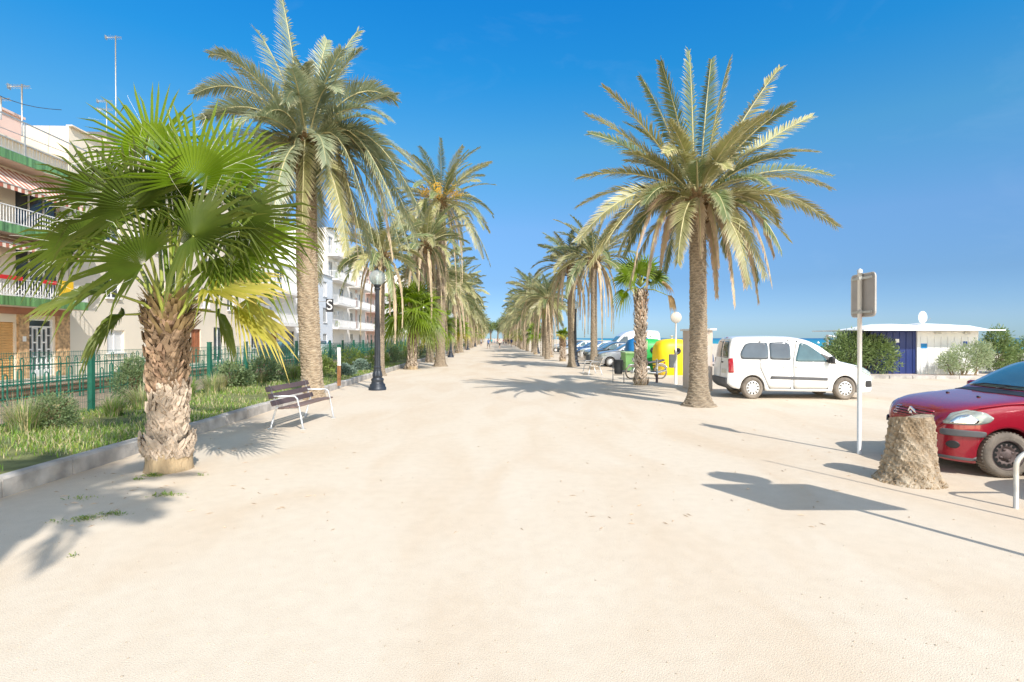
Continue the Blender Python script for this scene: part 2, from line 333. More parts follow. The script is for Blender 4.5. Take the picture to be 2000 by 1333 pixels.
G4 = mat('grass_grey_green', (0.17, 0.23, 0.11), 0.6, var=0.3, scale=1, trans=0.25, tip=(0.48, 0.46, 0.28))
blades('lawn_grass', 'short green grass growing behind the kerb', 62000, (-9.2, -5.64, 4.0, 34.0), .03, .12, [G1, G1, G2, G4, G3], .005, 0.9, 1.7, patch=.8)
blades('weeds', 'small green weeds beside the trunk on the sand', 0, (0, 1, 0, 1), .1, .2, [G1])if False else None
mb = MB(); r = random.Random(8)
for (px, py, rx, ry, n) in ((300, 930, .13, .08, 260), (270, 938, .06, .04, 60), (322, 968, .17, .08, 170), (215, 1006, .16, .06, 130), (165, 1015, .16, .07, 170), (150, 975, .2, .08, 60), (142, 1088, .04, .03, 22), (390, 930, .08, .05, 26), (110, 1020, .1, .06, 30)):
    c = P(px, py)
    for i in range(n):
        if noise3(i*.37+px, i*.11, 2) < -.15: continue
        a = r.uniform(0, 2*pi); q = r.random()**.8*1.25*(1+.35*sin(3*a+px)); p0 = c+Vector((cos(a)*q*rx, sin(a)*q*ry, 0)); h = r.uniform(.012, .045)*(1.2-q*.7)
        a = r.uniform(0, 2*pi); d = Vector((cos(a), sin(a), 0)); s_ = Vector((-sin(a), cos(a), 0))*.006
        mb.add([p0, p0+d*h*.6+s_+Vector((0, 0, h*.7)), p0+d*h*1.4+Vector((0, 0, h)), p0+d*h*.6-s_+Vector((0, 0, h*.7))], [(0, 1, 2, 3)], r.randrange(3), tips=[0, .3, .6, .3])
tag(mb.build('weeds', [G1, G2, G4]), 'low green weeds on the sand around the near fan palm', 'weeds', kind='stuff')
# tall tussocks by the mesh fence: each clump is a plant of its own
def tussock(loc, label, n, h, spread, mats, seed):
    r = random.Random(seed); mb = MB()
    for i in range(n):
        a = r.uniform(0, 2*pi); q = sqrt(r.random())*spread*.35; p0 = Vector((cos(a)*q, sin(a)*q, 0)); hh = h*r.uniform(.5, 1.1)
        a += r.uniform(-.6, .6); d = Vector((cos(a), sin(a), 0)); s_ = Vector((-sin(a), cos(a), 0))*r.uniform(.004, .008); out = r.uniform(.1, 1.0)*spread*.8
        pts = [p0+d*out*t*t+Vector((0, 0, hh*(t-.45*t**3*(out/spread)))) for t in (0, .35, .7, 1)]
        vs_ = []
        for k, p in enumerate(pts[:-1]): wv = s_*(1-.25*k); vs_ += [p-wv, p+wv]
        vs_.append(pts[-1]); mb.add(vs_, [(0, 1, 3, 2), (2, 3, 5, 4), (4, 5, 6)], r.choice([0, 0, 1, 2]), tips=[0, 0, .3, .3, .6, .6, 1])
    o = mb.build('grass_tussock', mats, loc=loc); return tag(o, label, 'ornamental grass', 'tall grass tussocks along the green mesh fence')
rt = random.Random(5)
tl = [(9.3, -8.45, .75, 'big grey-green tussock at the left edge by the kerb side'), (10.3, -8.7, .62, 'tall tussock between the left edge and the first green fence post'), (11.2, -8.3, .5, 'straw-tinged tussock just left of the first green fence post')]
for i in range(21):
    D = 9.0+i*1.15; x = lx(-8.55+rt.uniform(-.25, .45), D)
    if i < 3: D, x, h, lab = tl[i]; x = x+.0
    else: h = rt.uniform(.45, .75); lab = f'{ORD[i]} tall grass tussock from the left along the green mesh fence'
    tussock((x, D, .15), lab, 420, h, h*.8, [[G4, G1, G3], [G3, G4, G2], [G1, G4, G3]][i % 3], i)
def leafcloud(mb, r, c, rad, n, ll, lw, mi=0, up=0.3, shell=0.5):
    c = Vector(c)
    for i in range(n):
        u = Vector((r.gauss(0, 1), r.gauss(0, 1), r.gauss(0, 1))).normalized(); q = (shell+(1-shell)*r.random())
        bump = 1+.22*noise3(u.x*4+c.x, u.y*4, u.z*4)
        p = c+Vector((u.x*rad[0], u.y*rad[1], u.z*rad[2]))*q*bump
        d = (u*.8+Vector((r.gauss(0, .5), r.gauss(0, .5), r.gauss(0, .4)+up))).normalized(); s_ = d.cross(Vector((r.gauss(0, 1), r.gauss(0, 1), r.gauss(0, 1)))).normalized()*lw/2
        L_ = ll*r.uniform(.6, 1.2); mb.add([p, p+d*L_*.5+s_, p+d*L_, p+d*L_*.5-s_], [(0, 1, 2, 3)], mi, tips=[0, .4, 1, .4])
def shrub(loc, label, lobes, n, ll, lw, m, seed, group=None, name='shrub', cat='bush'):
    t = thing(name, label, cat, loc, group=group); r = random.Random(seed); mb = MB(); ms = MB()
    tot = sum(l[3]*l[5] for l in lobes)
    for (x, y, z, rx, ry, rz_) in lobes:
        leafcloud(mb, r, (x, y, z), (rx, ry, rz_), int(n*rx*rz_/tot), ll, lw)
        for k in range(5):
            a = r.uniform(0, 2*pi); tip_ = Vector((x+cos(a)*rx*.6, y+sin(a)*ry*.6, z+rz_*r.uniform(0, .6)))
            base = Vector((x*.7+r.uniform(-.1, .1), y*.7, 0)); ms.tube([base, base.lerp(tip_, .5)+Vector((0, 0, .1)), tip_], [.02, .014, .006], 5)
    mb.build('foliage', m, t); ms.build('stems', M_stem, t); return t
M_shr = mat('shrub_leaf', (0.13, 0.20, 0.085), 0.6, var=0.3, scale=3, trans=0.2, tip=(0.22, 0.28, 0.13))
M_shr2 = mat('shrub_leaf_bright', (0.20, 0.30, 0.06), 0.6, var=0.3, scale=3, trans=0.25, tip=(0.40, 0.44, 0.14))
M_shr3 = mat('shrub_leaf_blue', (0.08, 0.16, 0.10), 0.5, var=0.35, scale=4, trans=0.15, tip=(0.34, 0.42, 0.36))
c = P(205, 800, .15); shrub((lx(-8.75, 12.9), 12.9, .15), 'grey-green shrub beside the near green fence post', [(0, 0, .55, .42, .4, .5), (.1, 0, .95, .25, .25, .28)], 5200, .06, .02, M_shr, 1, 'shrubs in the planting strip')
shrub((lx(-8.0, 9.7), 9.7, .15), 'low dark green shrub behind the left side of the fan palm trunk', [(0, 0, .3, .45, .35, .35)], 3000, .06, .02, M_shr, 2, 'shrubs in the planting strip')
for i, (D, x0, s_, mm, lab) in enumerate([(21.5, -7.4, .5, M_shr2, 'bright green shrub behind the information post'), (24, -7.9, .7, M_shr2, 'rounded light green shrub left of the first lamp post'),
      (23.0, -6.4, .35, M_shr3, 'low blue-green shrub at the kerb left of the first lamp post'), (26.5, -6.6, .4, M_shr3, 'low blue-green shrub between lamp post and small fan palm'),
      (28.5, -7.6, .8, M_shr2, 'taller light green shrub behind the leaning palm trunk'), (33, -7.2, .7, M_shr2, 'green shrub left of the small fan palm'), (37, -7.3, .9, M_shr, 'dark green shrub right of the small fan palm'),
      (42, -7.2, .9, M_shr2, 'green shrub by the distant bench'), (48, -7.0, 1.0, M_shr, 'dark shrub before the second lamp post'), (17.5, -8.6, .6, M_shr, 'dark shrub against the fence behind the bench'), (19.6, -8.4, .7, M_shr, 'dark shrub against the fence behind the tall palm')]):
    shrub((lx(x0, D), D, .15), lab, [(0, 0, s_*.7, s_*.9, s_*.8, s_*.75), (s_*.5, .3, s_*.5, s_*.6, s_*.6, s_*.5)], 1700, .11, .05, mm, 10+i, 'shrubs in the planting strip')
# ------------------------------------------------ mesh fence with green posts
def mesh_fence():
    t = thing('mesh_fence', 'green welded mesh fence with square posts along the lawn', 'fence', (0, 0, 0)); posts = []
    mp = MB(); mp.box((0, 0, .76), (.10, .10, 1.52)); mp.box((0, 0, 1.53), (.112, .112, .025)); 
    proto = mp.build('fence_post', M_greenpaint, t); D = 9.35-2.45*3; k = 0; first = True
    while D < 110:
        x = lx(-8.85, D); o = proto if first else proto.copy()
        if not first: COL.objects.link(o); o.parent = t
        first = False; o.location = (x, D, .12); D += 2.45
    mw = MB(); D0 = 9.35-2.45*3; D1 = 60.0
    n = int((D1-D0)/.05)
    for i in range(n):
        D = D0+i*.05*(1 if True else 1); x = lx(-8.85, D)
        if D > 36 and i % 2: continue
        mw.tube([(x, D, .14), (x, D, 1.28), (x+.03, D, 1.34), (x, D, 1.40), (x, D, 1.52)], .0032 if D < 36 else .004, 3, cap=False, smooth=False)
    for z in (.2, .4, .6, .8, 1.0, 1.2, 1.27, 1.41, 1.5):
        mw.tube([(lx(-8.85, D0), D0, z), (lx(-8.85, D1), D1, z)], .004, 4, cap=False)
    mw.build('wire_mesh', M_greenpaint, t)
mesh_fence()
def hoop_fence(x0, label, D0, D1, h, sp=.42):
    t = thing('hoop_fence', label, 'fence', (0, 0, 0)); mb = MB(); D = D0
    def hoop(D, hh, w_):
        x = lx(x0, D); pts = [(x, D-w_/2, .05), (x, D-w_/2, hh-w_/2)]+[(x, D-w_/2*cos(a), hh-w_/2+w_/2*sin(a)) for a in (pi/4, pi/2, 3*pi/4)]+[(x, D+w_/2, hh-w_/2), (x, D+w_/2, .05)]
        mb.tube(pts, .017, 5, cap=False)
    i = 0
    while D < D1:
        hoop(D, h if i % 4 else h+.12, .12); D += sp; i += 1
    m2 = MB()
    for z in (.22, h-.28): m2.tube([(lx(x0, D0), D0, z), (lx(x0, D1), D1, z)], .022, 5, cap=False)
    mb.build('hoops', M_greenpaint, t); m2.build('rails', M_greenpaint, t)
hoop_fence(-12.4, 'bow-top green railing on the near side of the tracks', 9, 75, .85)
hoop_fence(-17.1, 'bow-top green railing on the far side of the tracks', 14, 110, 1.05)
# ------------------------------------------------ palms
def bez(a, b, c, t): return a*(1-t)**2+b*2*t*(1-t)+c*t*t
def bezd(a, b, c, t): return ((b-a)*(1-t)+(c-b)*t).normalized()
def date_frond(mb, p0, p1, p2, r, ll=.42, n=60, kind=0, tw=0.0, vang=.5, lw=.022, fold=0.0, rach=3):
    """one pinnate frond along a Bezier rachis; kind = material slot of the leaflets"""
    L_ = (p1-p0).length*.6+(p2-p1).length*.6; hz = Vector((p2.x-p0.x, p2.y-p0.y, 0))
    if hz.length < .05: hz = Vector((1, 0, 0))
    hz.normalize(); side0 = Vector((-hz.y, hz.x, 0))
    pts = [bez(p0, p1, p2, i/9) for i in range(10)]
    mb.tube(pts, [.030*(1-.9*i/9)+.004 for i in range(10)], 4, rach, cap=False)
    for i in range(n):
        t = .14+.86*(i+.5)/n; p = bez(p0, p1, p2, t); T = bezd(p0, p1, p2, t)
        S = (side0-T*side0.dot(T)).normalized(); N = S.cross(T)
        if N.z < 0 and abs(T.z) < .8: N = -N
        R_ = Matrix.Rotation(tw, 3, T); S = R_ @ S; N = R_ @ N
        env = min(1, (t-.08)/.22)*(1-.62*max(0, (t-.45)/.55)**1.6)
        l_ = ll*env*r.uniform(.85, 1.08); a = (1.12-.55*t)*(1-fold)+r.uniform(-.08, .08)
        for sg in (-1, 1):
            v = vang+r.uniform(-.25, .25)
            d = (T*cos(a)+(S*sg*cos(v)+N*sin(v))*sin(a)).normalized(); d = (d+Vector((0, 0, -.10-.25*fold*2))).normalized()
            wv = d.cross(N*cos(v)-S*sg*sin(v)); wv = (wv.normalized() if wv.length > .01 else S)*lw*.5
            q = p+d*l_*.5; e = p+d*l_+Vector((0, 0, -.10*l_))
            mb.add([p-wv*.7, p+wv*.7, q+wv, q-wv, e], [(0, 1, 2, 3), (3, 2, 4)], kind, tips=[0, 0, .1, .1, .8])
def rnd_frond(c, r, el, az, L_, droop):
    d = Vector((cos(az)*cos(el), sin(az)*cos(el), sin(el)))
    p1 = c+d*L_*.55; p2 = c+Vector((cos(az), sin(az), 0))*L_*(.55+.42*cos(el))*(1-.45*droop)+Vector((0, 0, L_*(sin(el)*.95-droop)))
    return c+d*.12, p1, p2
def date_trunk(mb, H, r0, r1, lean=(0, 0), flare=1.7, n=40, row=.085, mi=0, bend=.0, amp=.10):
    nz_ = int(H/(row/4.5)); vs_ = []; tips = []; nc = max(7, int(2*pi*r1/.15))
    for i in range(nz_+1):
        z = H*i/nz_; t = z/H; R = r0+(r1-r0)*t; R *= 1+(flare-1)*exp(-z/.22); cx = lean[0]*t+bend*sin(pi*t)*H; cy = lean[1]*t
        for j in range(n):
            u = 2*pi*j/n; k = z/row; rowi = math.floor(k); fr = k-rowi
            cell = u*nc/(2*pi)+.5*(rowi % 2); cf = abs((cell % 1)-.5)*2
            kk = k+.55*(1-cf)+.45*noise3(cos(u)*2.2+z*.9, sin(u)*2.2-z*.6, z*1.7+r0*30); f2 = kk-math.floor(kk)
            nse = noise3(cos(u)*3+z*2, sin(u)*3, z*5)
            rr = R*(1+amp*(f2**1.6-.5)+.045*nse)-(.02*R if cf > .9 else 0)
            vs_.append((cx+rr*cos(u), cy+rr*sin(u), z)); tips.append(min(1, max(0, .72*f2**1.5+.12+.2*nse)) if True else 0)
    fs_ = [(i*n+j, i*n+(j+1) % n, (i+1)*n+(j+1) % n, (i+1)*n+j) for i in range(nz_) for j in range(n)]
    mb.add(vs_, fs_, mi, tips=tips)
def boots(mb, r, c, rad, h, n, mi=5, out=.10):
    """cut leaf bases bulging under the crown"""
    for i in range(n):
        f = i/n; a = i*2.399; z = -h+h*1.25*f; R = rad*(1.0+.45*sin(pi*min(1, f*.8+.1))); d = Vector((cos(a), sin(a), 0))
        p = c+d*R*.72+Vector((0, 0, z)); s_ = Vector((-sin(a), cos(a), 0)); L_ = r.uniform(.14, .26)
        e = p+d*(out+L_*.35)+Vector((0, 0, L_)); th = .045
        mb.add([p-s_*.09, p+s_*.09, e+s_*.04, e-s_*.04, p-s_*.09+d*th, p+s_*.09+d*th, e+s_*.035+d*.02, e-s_*.035+d*.02],
               [(3, 2, 1, 0), (4, 5, 6, 7), (0, 1, 5, 4), (1, 2, 6, 5), (2, 3, 7, 6), (3, 0, 4, 7)], mi, tips=[0]*8)
def fruit(mb, r, p, n=70, s=.25, mi=6):
    for i in range(n):
        q = p+Vector((r.gauss(0, s*.4), r.gauss(0, s*.4), r.gauss(0, s*.45))); mb.lathe([(.001, -.025), (.034, 0), (.001, .034)], 5, q, mi, cap=False)
def far_crown(seed, c, L_, nf, n, ll, lw, dead=.18, lowel=-.5):
    r = random.Random(seed); mb = MB()
    for i in range(nf):
        f = (i+.5)/nf; az = i*2.399963+r.uniform(-.2, .2); el = 1.35-f*(1.35-lowel)+r.uniform(-.1, .1)
        kd = 2 if f > 1-dead else (1 if r.random() < .35+.3*f else 0)
        dr = .15+.55*f**1.2+r.uniform(-.05, .08)+(.5 if kd == 2 else 0)
        a, b_, c_ = rnd_frond(c, r, el, az, L_*r.uniform(.85, 1.08)*(.8 if kd == 2 else 1), dr)
        date_frond(mb, a, b_, c_, r, ll*(.6 if kd == 2 else 1), n, kd, r.uniform(-.8, .8), .35, lw, .4 if kd == 2 else 0)
    boots(mb, r, c, .27, .55, 46)
    return mb
# --- fan palm leaf
def fan_leaf(mb, hub, d, nrm, R, r, kind=0, spread=2.55, nseg=38, droop=.25, tipk=None, threads=2, split=.38):
    """costapalmate blade: hub, forward direction d, blade normal nrm"""
    d = d.normalized(); nrm = (nrm-d*nrm.dot(d)).normalized(); s_ = d.cross(nrm).normalized(); g = Vector((0, 0, -1))
    half = spread; da = 2*half/nseg
    def pt(a, q, lift):
        rr = R*q; L_ = 1-.40*abs(a/half)**1.7; p = (d*cos(a)+s_*sin(a))*rr*L_
        cup = nrm*(.30*R*q*abs(a/half)**1.5+lift); sag = g*(droop*R*q**2.6)
        return hub+p+cup+sag
    for i in range(nseg):
        a = -half+da*(i+.5); jl = r.uniform(.88, 1.07); aj = r.uniform(-.03, .03)
        bent = r.random() < .16; bd = g*(R*r.uniform(.10, .30)) if bent else g*(R*r.uniform(0, .05)); tv = r.uniform(0, .35)
        k = 2 if (kind == 1 and r.random() < .0) else kind
        m0 = pt(a, .02, 0); l1, r1_ = pt(a-da/2, .25*1, 0), pt(a+da/2, .25, 0); m1 = pt(a, .25, .026)
        l2, r2 = pt(a-da/2, split, 0), pt(a+da/2, split, 0); m2 = pt(a, split, .042)
        l3, r3 = pt(a-da*.15+aj, .78*jl, -.005), pt(a+da*.15+aj, .78*jl, -.005); m3 = pt(a+aj, .78*jl, .026); e = pt(a+aj*2, 1.0*jl, 0)+g*r.uniform(0, .16)*R*droop*2+bd*1.6; l3 += bd*.5; r3 += bd*.5; m3 += bd*.5
        mb.add([m0, l1, m1, r1_, l2, m2, r2, l3, m3, r3, e], [(0, 2, 1), (0, 3, 2), (1, 2, 5, 4), (2, 3, 6, 5), (4, 5, 8, 7), (5, 6, 9, 8), (7, 8, 10), (8, 9, 10)], k,
               tips=[.25, .05, .1, .05, .05+tv*.4, .1+tv*.4, .05+tv*.4, .25+tv, .3+tv, .25+tv, 1])
        for q in range(threads):
            if r.random() < .32:
                b0 = pt(a+da/2*r.choice((-1, 1)), split+r.uniform(0, .1), 0); dv = (b0-hub).normalized(); cur = Vector((r.gauss(0, 1), r.gauss(0, 1), r.gauss(0, 1)))*.16*R; L_ = R*r.uniform(.15, .45)
                pts = [b0+dv*L_*t+cur*sin(t*2.6)*t+g*L_*.12*t*t for t in (0, .3, .55, .8, 1)]; wv = nrm.cross(dv).normalized()*.0013
                vv = []
                for p in pts: vv += [p-wv, p+wv]
                mb.add(vv, [(0, 1, 3, 2), (2, 3, 5, 4), (4, 5, 7, 6), (6, 7, 9, 8)], 4, tips=[0]*10)
def fan_full(mb, c, hub, R, r, kind, droop=.25, nrm=None, d=None, spread=2.55, threads=2, nseg=38, pet=.022):
    mid = c.lerp(hub, .5)+Vector((0, 0, .10)); mb.tube([c, mid, hub], [pet*1.3, pet, pet*.6], 5, 3, tips=[.2]*15)
    dd = d if d is not None else (hub-mid); nn = nrm if nrm is not None else Vector((0, 0, 1))
    fan_leaf(mb, hub, dd, nn, R, r, kind, spread, nseg, droop, threads=threads)
def fan_trunk(mb, H, r0, r1, rr, n, base=.28, dark=1.25, top=.9, ln=.16, lean=(0, 0), rb=None):
    rb = rb or r0+.07
    prof = [(r0*.92, 0), (r0*.95, base*.3), (r0*1.0, base*.9), (r0*1.04, base), (r0*.93, base*1.04)]
    N_ = 36
    vs_ = []; zs = [0, .06, .12, .18, .24, base*.97, base]
    for k, z in enumerate(zs):
        for j in range(N_):
            a = 2*pi*j/N_; q = rb*(.94+.035*sin(a*3)+.02*noise3(a*5, z*9, 1)+.05*exp(-z/.04)+.03*noise3(a*9, z*4, 3)); vs_.append((q*cos(a), q*sin(a), z))
    mb.add(vs_, [(i*N_+j, i*N_+(j+1) % N_, (i+1)*N_+(j+1) % N_, (i+1)*N_+j) for i in range(len(zs)-1) for j in range(N_)], 3, smooth=True)
    core = [(r0*.93+(r1-r0)*.93*(z/H), z) for z in [base+(H-base)*k/14 for k in range(15)]]
    o = len(mb.v); mb.lathe(core, 28, (0, 0, 0), 4)
    for i in range(n):
        f = i/n; z = base-.12+(H-base+.08)*f; a = i*2.399963+rr.uniform(-.15, .15); R = r0+(r1-r0)*(z/H); d = Vector((cos(a), sin(a), 0))
        tz = z/H; sw = rr.choice((-1, 1)); s_ = Vector((-sin(a), cos(a), 0))
        up = ln*rr.uniform(.8, 1.6); outw = (.022+.05*tz)*rr.uniform(.3, 2.0)
        if tz > .85: outw += .03; up *= 1.1
        mi = 1 if z < dark-rr.uniform(-.12, .12) else (2 if rr.random() < .22 else 0)
        p = d*(R*.93 if z > base+.05 else max(R*.93, (rb)*.9))+Vector((0, 0, z)); wb = rr.uniform(.032, .07); e = p+d*outw+Vector((0, 0, up))+s_*sw*up*.55; m_ = p.lerp(e, .55)+d*outw*.35
        we = wb*rr.uniform(.08, .45); th = Vector((d.x, d.y, -.3))*.02; up_ = Vector((0, 0, 1))
        sd = (s_-up_*sw*.45).normalized()
        mb.add([p-sd*wb, p+sd*wb, m_-sd*(wb+we)/2, m_+sd*(wb+we)/2, e-sd*we, e+sd*we*.6, p+th*1.2, m_+th*1.5, e+th*.6], [(0, 6, 7, 2), (6, 1, 3, 7), (2, 7, 8, 4), (7, 3, 5, 8), (0, 2, 3, 1), (2, 4, 5, 3), (0, 1, 6), (4, 8, 5)], mi)
# ============ near left fan palm
def near_fan():
    base = P(328, 918); D0 = base.y; t = thing('fan_palm', 'largest fan palm nearest the camera, shaggy pale trunk beside the kerb on the left', 'palm tree', base)
    r = random.Random(21); H = 2.15; mb = MB(); fan_trunk(mb, H, .195, .145, r, 1000, base=.30, dark=1.05, ln=.15, rb=.295)
    # fibres and dry thatch near the ground line
    for i in range(160):
        a = r.uniform(0, 2*pi); p = Vector((cos(a)*.30, sin(a)*.30, .28+r.uniform(-.03, .12))); e = p+Vector((cos(a), sin(a), 0))*r.uniform(.02, .14)+Vector((0, 0, r.uniform(-.12, .06)))
        s_ = Vector((-sin(a), cos(a), 0))*.005; mb.add([p-s_, p+s_, e], [(0, 1, 2)], 1)
    mb.build('trunk', M_boot, t)
    C = Vector((.04, 0, 2.12))
    def W(px, py, dy): q = PD(px, py, D0+dy); return q-base
    # hub px, depth offset, tip px, tip depth offset, radius, kind, droop
    L = [(265, 408, -.45, 165, 190, -.3, 1.28, 0, .10), (380, 355, -.35, 395, 190, -.3, 1.30, 1, .05), (282, 515, -.75, 95, 430, -.8, 1.05, 0, .08),
         (378, 462, -.7, 545, 360, -.8, 1.1, 0, .08), (218, 572, -.55, 70, 565, -.5, 1.0, 0, .22), (405, 568, -.75, 560, 545, -.6, 1.08, 2, .10),
         (458, 600, -.35, 560, 660, -.2, .95, 2, .22), (455, 430, -.2, 610, 425, -.2, 1.25, 0, .12), (440, 500, -.4, 610, 520, -.5, 1.2, 0, .14), (245, 615, -.2, 160, 680, -.2, .75, 0, .3),
         (165, 470, .15, 50, 420, .2, 1.15, 0, .25), (225, 455, .35, 75, 400, .5, 1.2, 0, .2), (300, 300, .5, 265, 150, .5, 1.25, 1, .05), (330, 400, -.1, 330, 260, -.2, 1.1, 0, .05), (440, 350, .6, 540, 230, .7, 1.25, 1, .1),
         (200, 380, .55, 130, 230, .6, 1.2, 0, .1), 
         (420, 610, .2, 450, 660, .5, .55, 0, .5), (500, 470, .45, 620, 450, .5, 1.05, 1, .25), 
         (345, 470, .0, 350, 330, .1, 1.15, 0, .02)]
    for i, (hx, hy, hd, tx, ty, td, R, k, dr) in enumerate(L):
        m = MB(); R *= .93; hub = W(hx, hy, hd); tip = W(tx, ty, td); d = (tip-hub)
        # blade turned so that the camera sees its face; lower ones droop
        nn = Vector((0, -1, .55)) if hy < 560 else Vector((0, -.7, .9))
        if abs(hd) > .8: nn = Vector((0, -.6, .8))
        low_ = hy > 560
        if low_: nn = Vector((0, -.38, 1.0))
        nn = nn+Vector((r.uniform(-.35, .35), r.uniform(-.2, .2), 0))
        fan_full(m, C+Vector((r.uniform(-.1, .1), r.uniform(-.1, .1), r.uniform(-.25, .1))), hub, R, r, k, dr, nn, d, spread=(1.45 if low_ else 2.05), threads=1, nseg=(24 if low_ else 34))
        m.build('frond', M_fan, t)
    # spear and fibre in the heart
    m = MB()
    for i in range(3): m.tube([C, C+Vector((r.uniform(-.15, .15), r.uniform(-.1, .1), 1.1)), C+Vector((r.uniform(-.3, .3), 0, 2.1))], [.03, .03, .004], 5, 1)
    for i in range(130):
        a = i*2.4; f = i/130; p = C+Vector((cos(a)*.16, sin(a)*.16, -.35+.5*f)); e = p+Vector((cos(a)*.22, sin(a)*.22, r.uniform(.12, .3))); s_ = Vector((-sin(a), cos(a), 0))
        m.add([p-s_*.05, p+s_*.05, e+s_*.015, e-s_*.015], [(0, 1, 2, 3)], 5, tips=[0]*4)
    m.build('crown_heart', M_fan, t)
near_fan()
def generic_fan(seed, H, r0, r1, nl, R, Lp, yellow=.3, lowel=-.7, ndead=0, nseg=26, threads=0):
    r = random.Random(seed); mb = MB(); C = Vector((0, 0, H))
    for i in range(nl):
        f = (i+.5)/nl; az = i*2.39996+r.uniform(-.2, .2); el = 1.3-f*(1.3-lowel); d = Vector((cos(az)*cos(el), sin(az)*cos(el), sin(el)))
        hub = C+d*Lp*r.uniform(.8, 1.1); k = 2 if (f > .7 and r.random() < yellow) else (1 if r.random() < .7 else 0)
        fan_full(mb, C-Vector((0, 0, .1*f)), hub, R*r.uniform(.85, 1.1), r, k, .1+.45*f, Vector((-d.x*sin(el)*.6, -d.y*sin(el)*.6, .8))+Vector((r.uniform(-.3, .3), r.uniform(-.5, 0), 0)), d+Vector((0, 0, -.25*f)), spread=2.3, threads=threads, nseg=nseg, pet=.02)
    tb = MB(); fan_trunk(tb, H, r0, r1, r, int(110*H*r0/.2), base=.2, dark=H*.55, ln=.14)
    return tb, mb
def place_fan(px, py, label, seed, H, r0, r1, nl, R, Lp, **kw):
    b_ = P(px, py) if not isinstance(px, float) else Vector((px, py, 0))
    t = thing('fan_palm', label, 'palm tree', b_); tb, mb = generic_fan(seed, H, r0, r1, nl, R, Lp, **kw)
    tb.build('trunk', M_boot, t); mb.build('crown', M_fan, t); return t
fanL2 = place_fan(805, 722, 'bushy small fan palm right of the first lamp post on the left side', 31, 3.2, .24, .16, 40, 1.3, 1.05, yellow=.12, threads=1)
place_fan(852, 703, 'pale green fan palm just beyond the bushy one on the left side', 33, 2.6, .2, .14, 26, 1.15, .9)
place_fan(893, 690, 'low lime fan palm between the first two left lamp posts farther along', 34, 2.8, .2, .14, 26, 1.2, .9)
# right fan palm with ragged trunk and bent dry fronds
def right_fan():
    b_ = P(1251, 752); t = thing('fan_palm', 'tall thin fan palm with ragged trunk growing beside the motorcycle', 'palm tree', b_); r = random.Random(41)
    tb = MB(); fan_trunk(tb, 3.6, .20, .13, r, 520, base=.10, dark=3.45, ln=.16)
    for i in range(50):
        a = r.uniform(0, 2*pi); p = Vector((cos(a)*.21, sin(a)*.21, r.uniform(2.7, 3.6))); e = p+Vector((cos(a)*.12, sin(a)*.12, -r.uniform(.1, .5))); s_ = Vector((-sin(a), cos(a), 0))*.03
        tb.add([p-s_, p+s_, e], [(0, 1, 2)], 2)
    tb.build('trunk', M_boot, t); mb = MB(); C = Vector((0, 0, 3.75))
    for az, el, k, dr, R in ((0.2, 1.2, 1, .1, .98), (2.9, 1.1, 0, .1, .95), (1.5, 1.0, 1, .1, .9), (4.5, 1.15, 1, .1, .9), (0.6, .55, 1, .2, .95), (3.6, .6, 1, .2, .9), (5.6, .5, 0, .25, .75), (1.3, .5, 0, .2, .7), (2.6, .45, 1, .3, .7), (4.2, .8, 1, .2, .7)):
        d = Vector((cos(az)*cos(el), sin(az)*cos(el), sin(el))); hub = C+d*.62
        fan_full(mb, C, hub, R, r, k, dr, Vector((r.uniform(-.3, .3), -.8, .6)), d, spread=2.1, threads=1, nseg=26)
    for hub, d, k, R in ((Vector((-.62, -.2, -.2)), Vector((-.7, -.2, -.75)), 1, .66), (Vector((.75, -.1, .12)), Vector((.9, 0, -.1)), 5, .5), (Vector((.95, -.25, -.35)), Vector((.55, -.1, -.9)), 5, .5), (Vector((-.35, .5, -.1)), Vector((-.4, .6, -.6)), 2, .6)):
        fan_full(mb, C-Vector((0, 0, .1)), C+hub, R, r, k, .55, Vector((.2, -.6, .8)), d, spread=1.0 if k == 5 else 1.5, threads=2, nseg=16)
    mb.build('crown', M_fan, t)
right_fan()
place_fan(1099, 706, 'short stubby fan palm with a small yellowish tuft by the parked cars on the right', 51, 1.9, .19, .17, 9, .55, .35, yellow=.9, lowel=.2)
place_fan(1075, 698, 'slim fan palm behind the stubby one, right row of the promenade', 52, 4.6, .18, .10, 22, .8, .6)
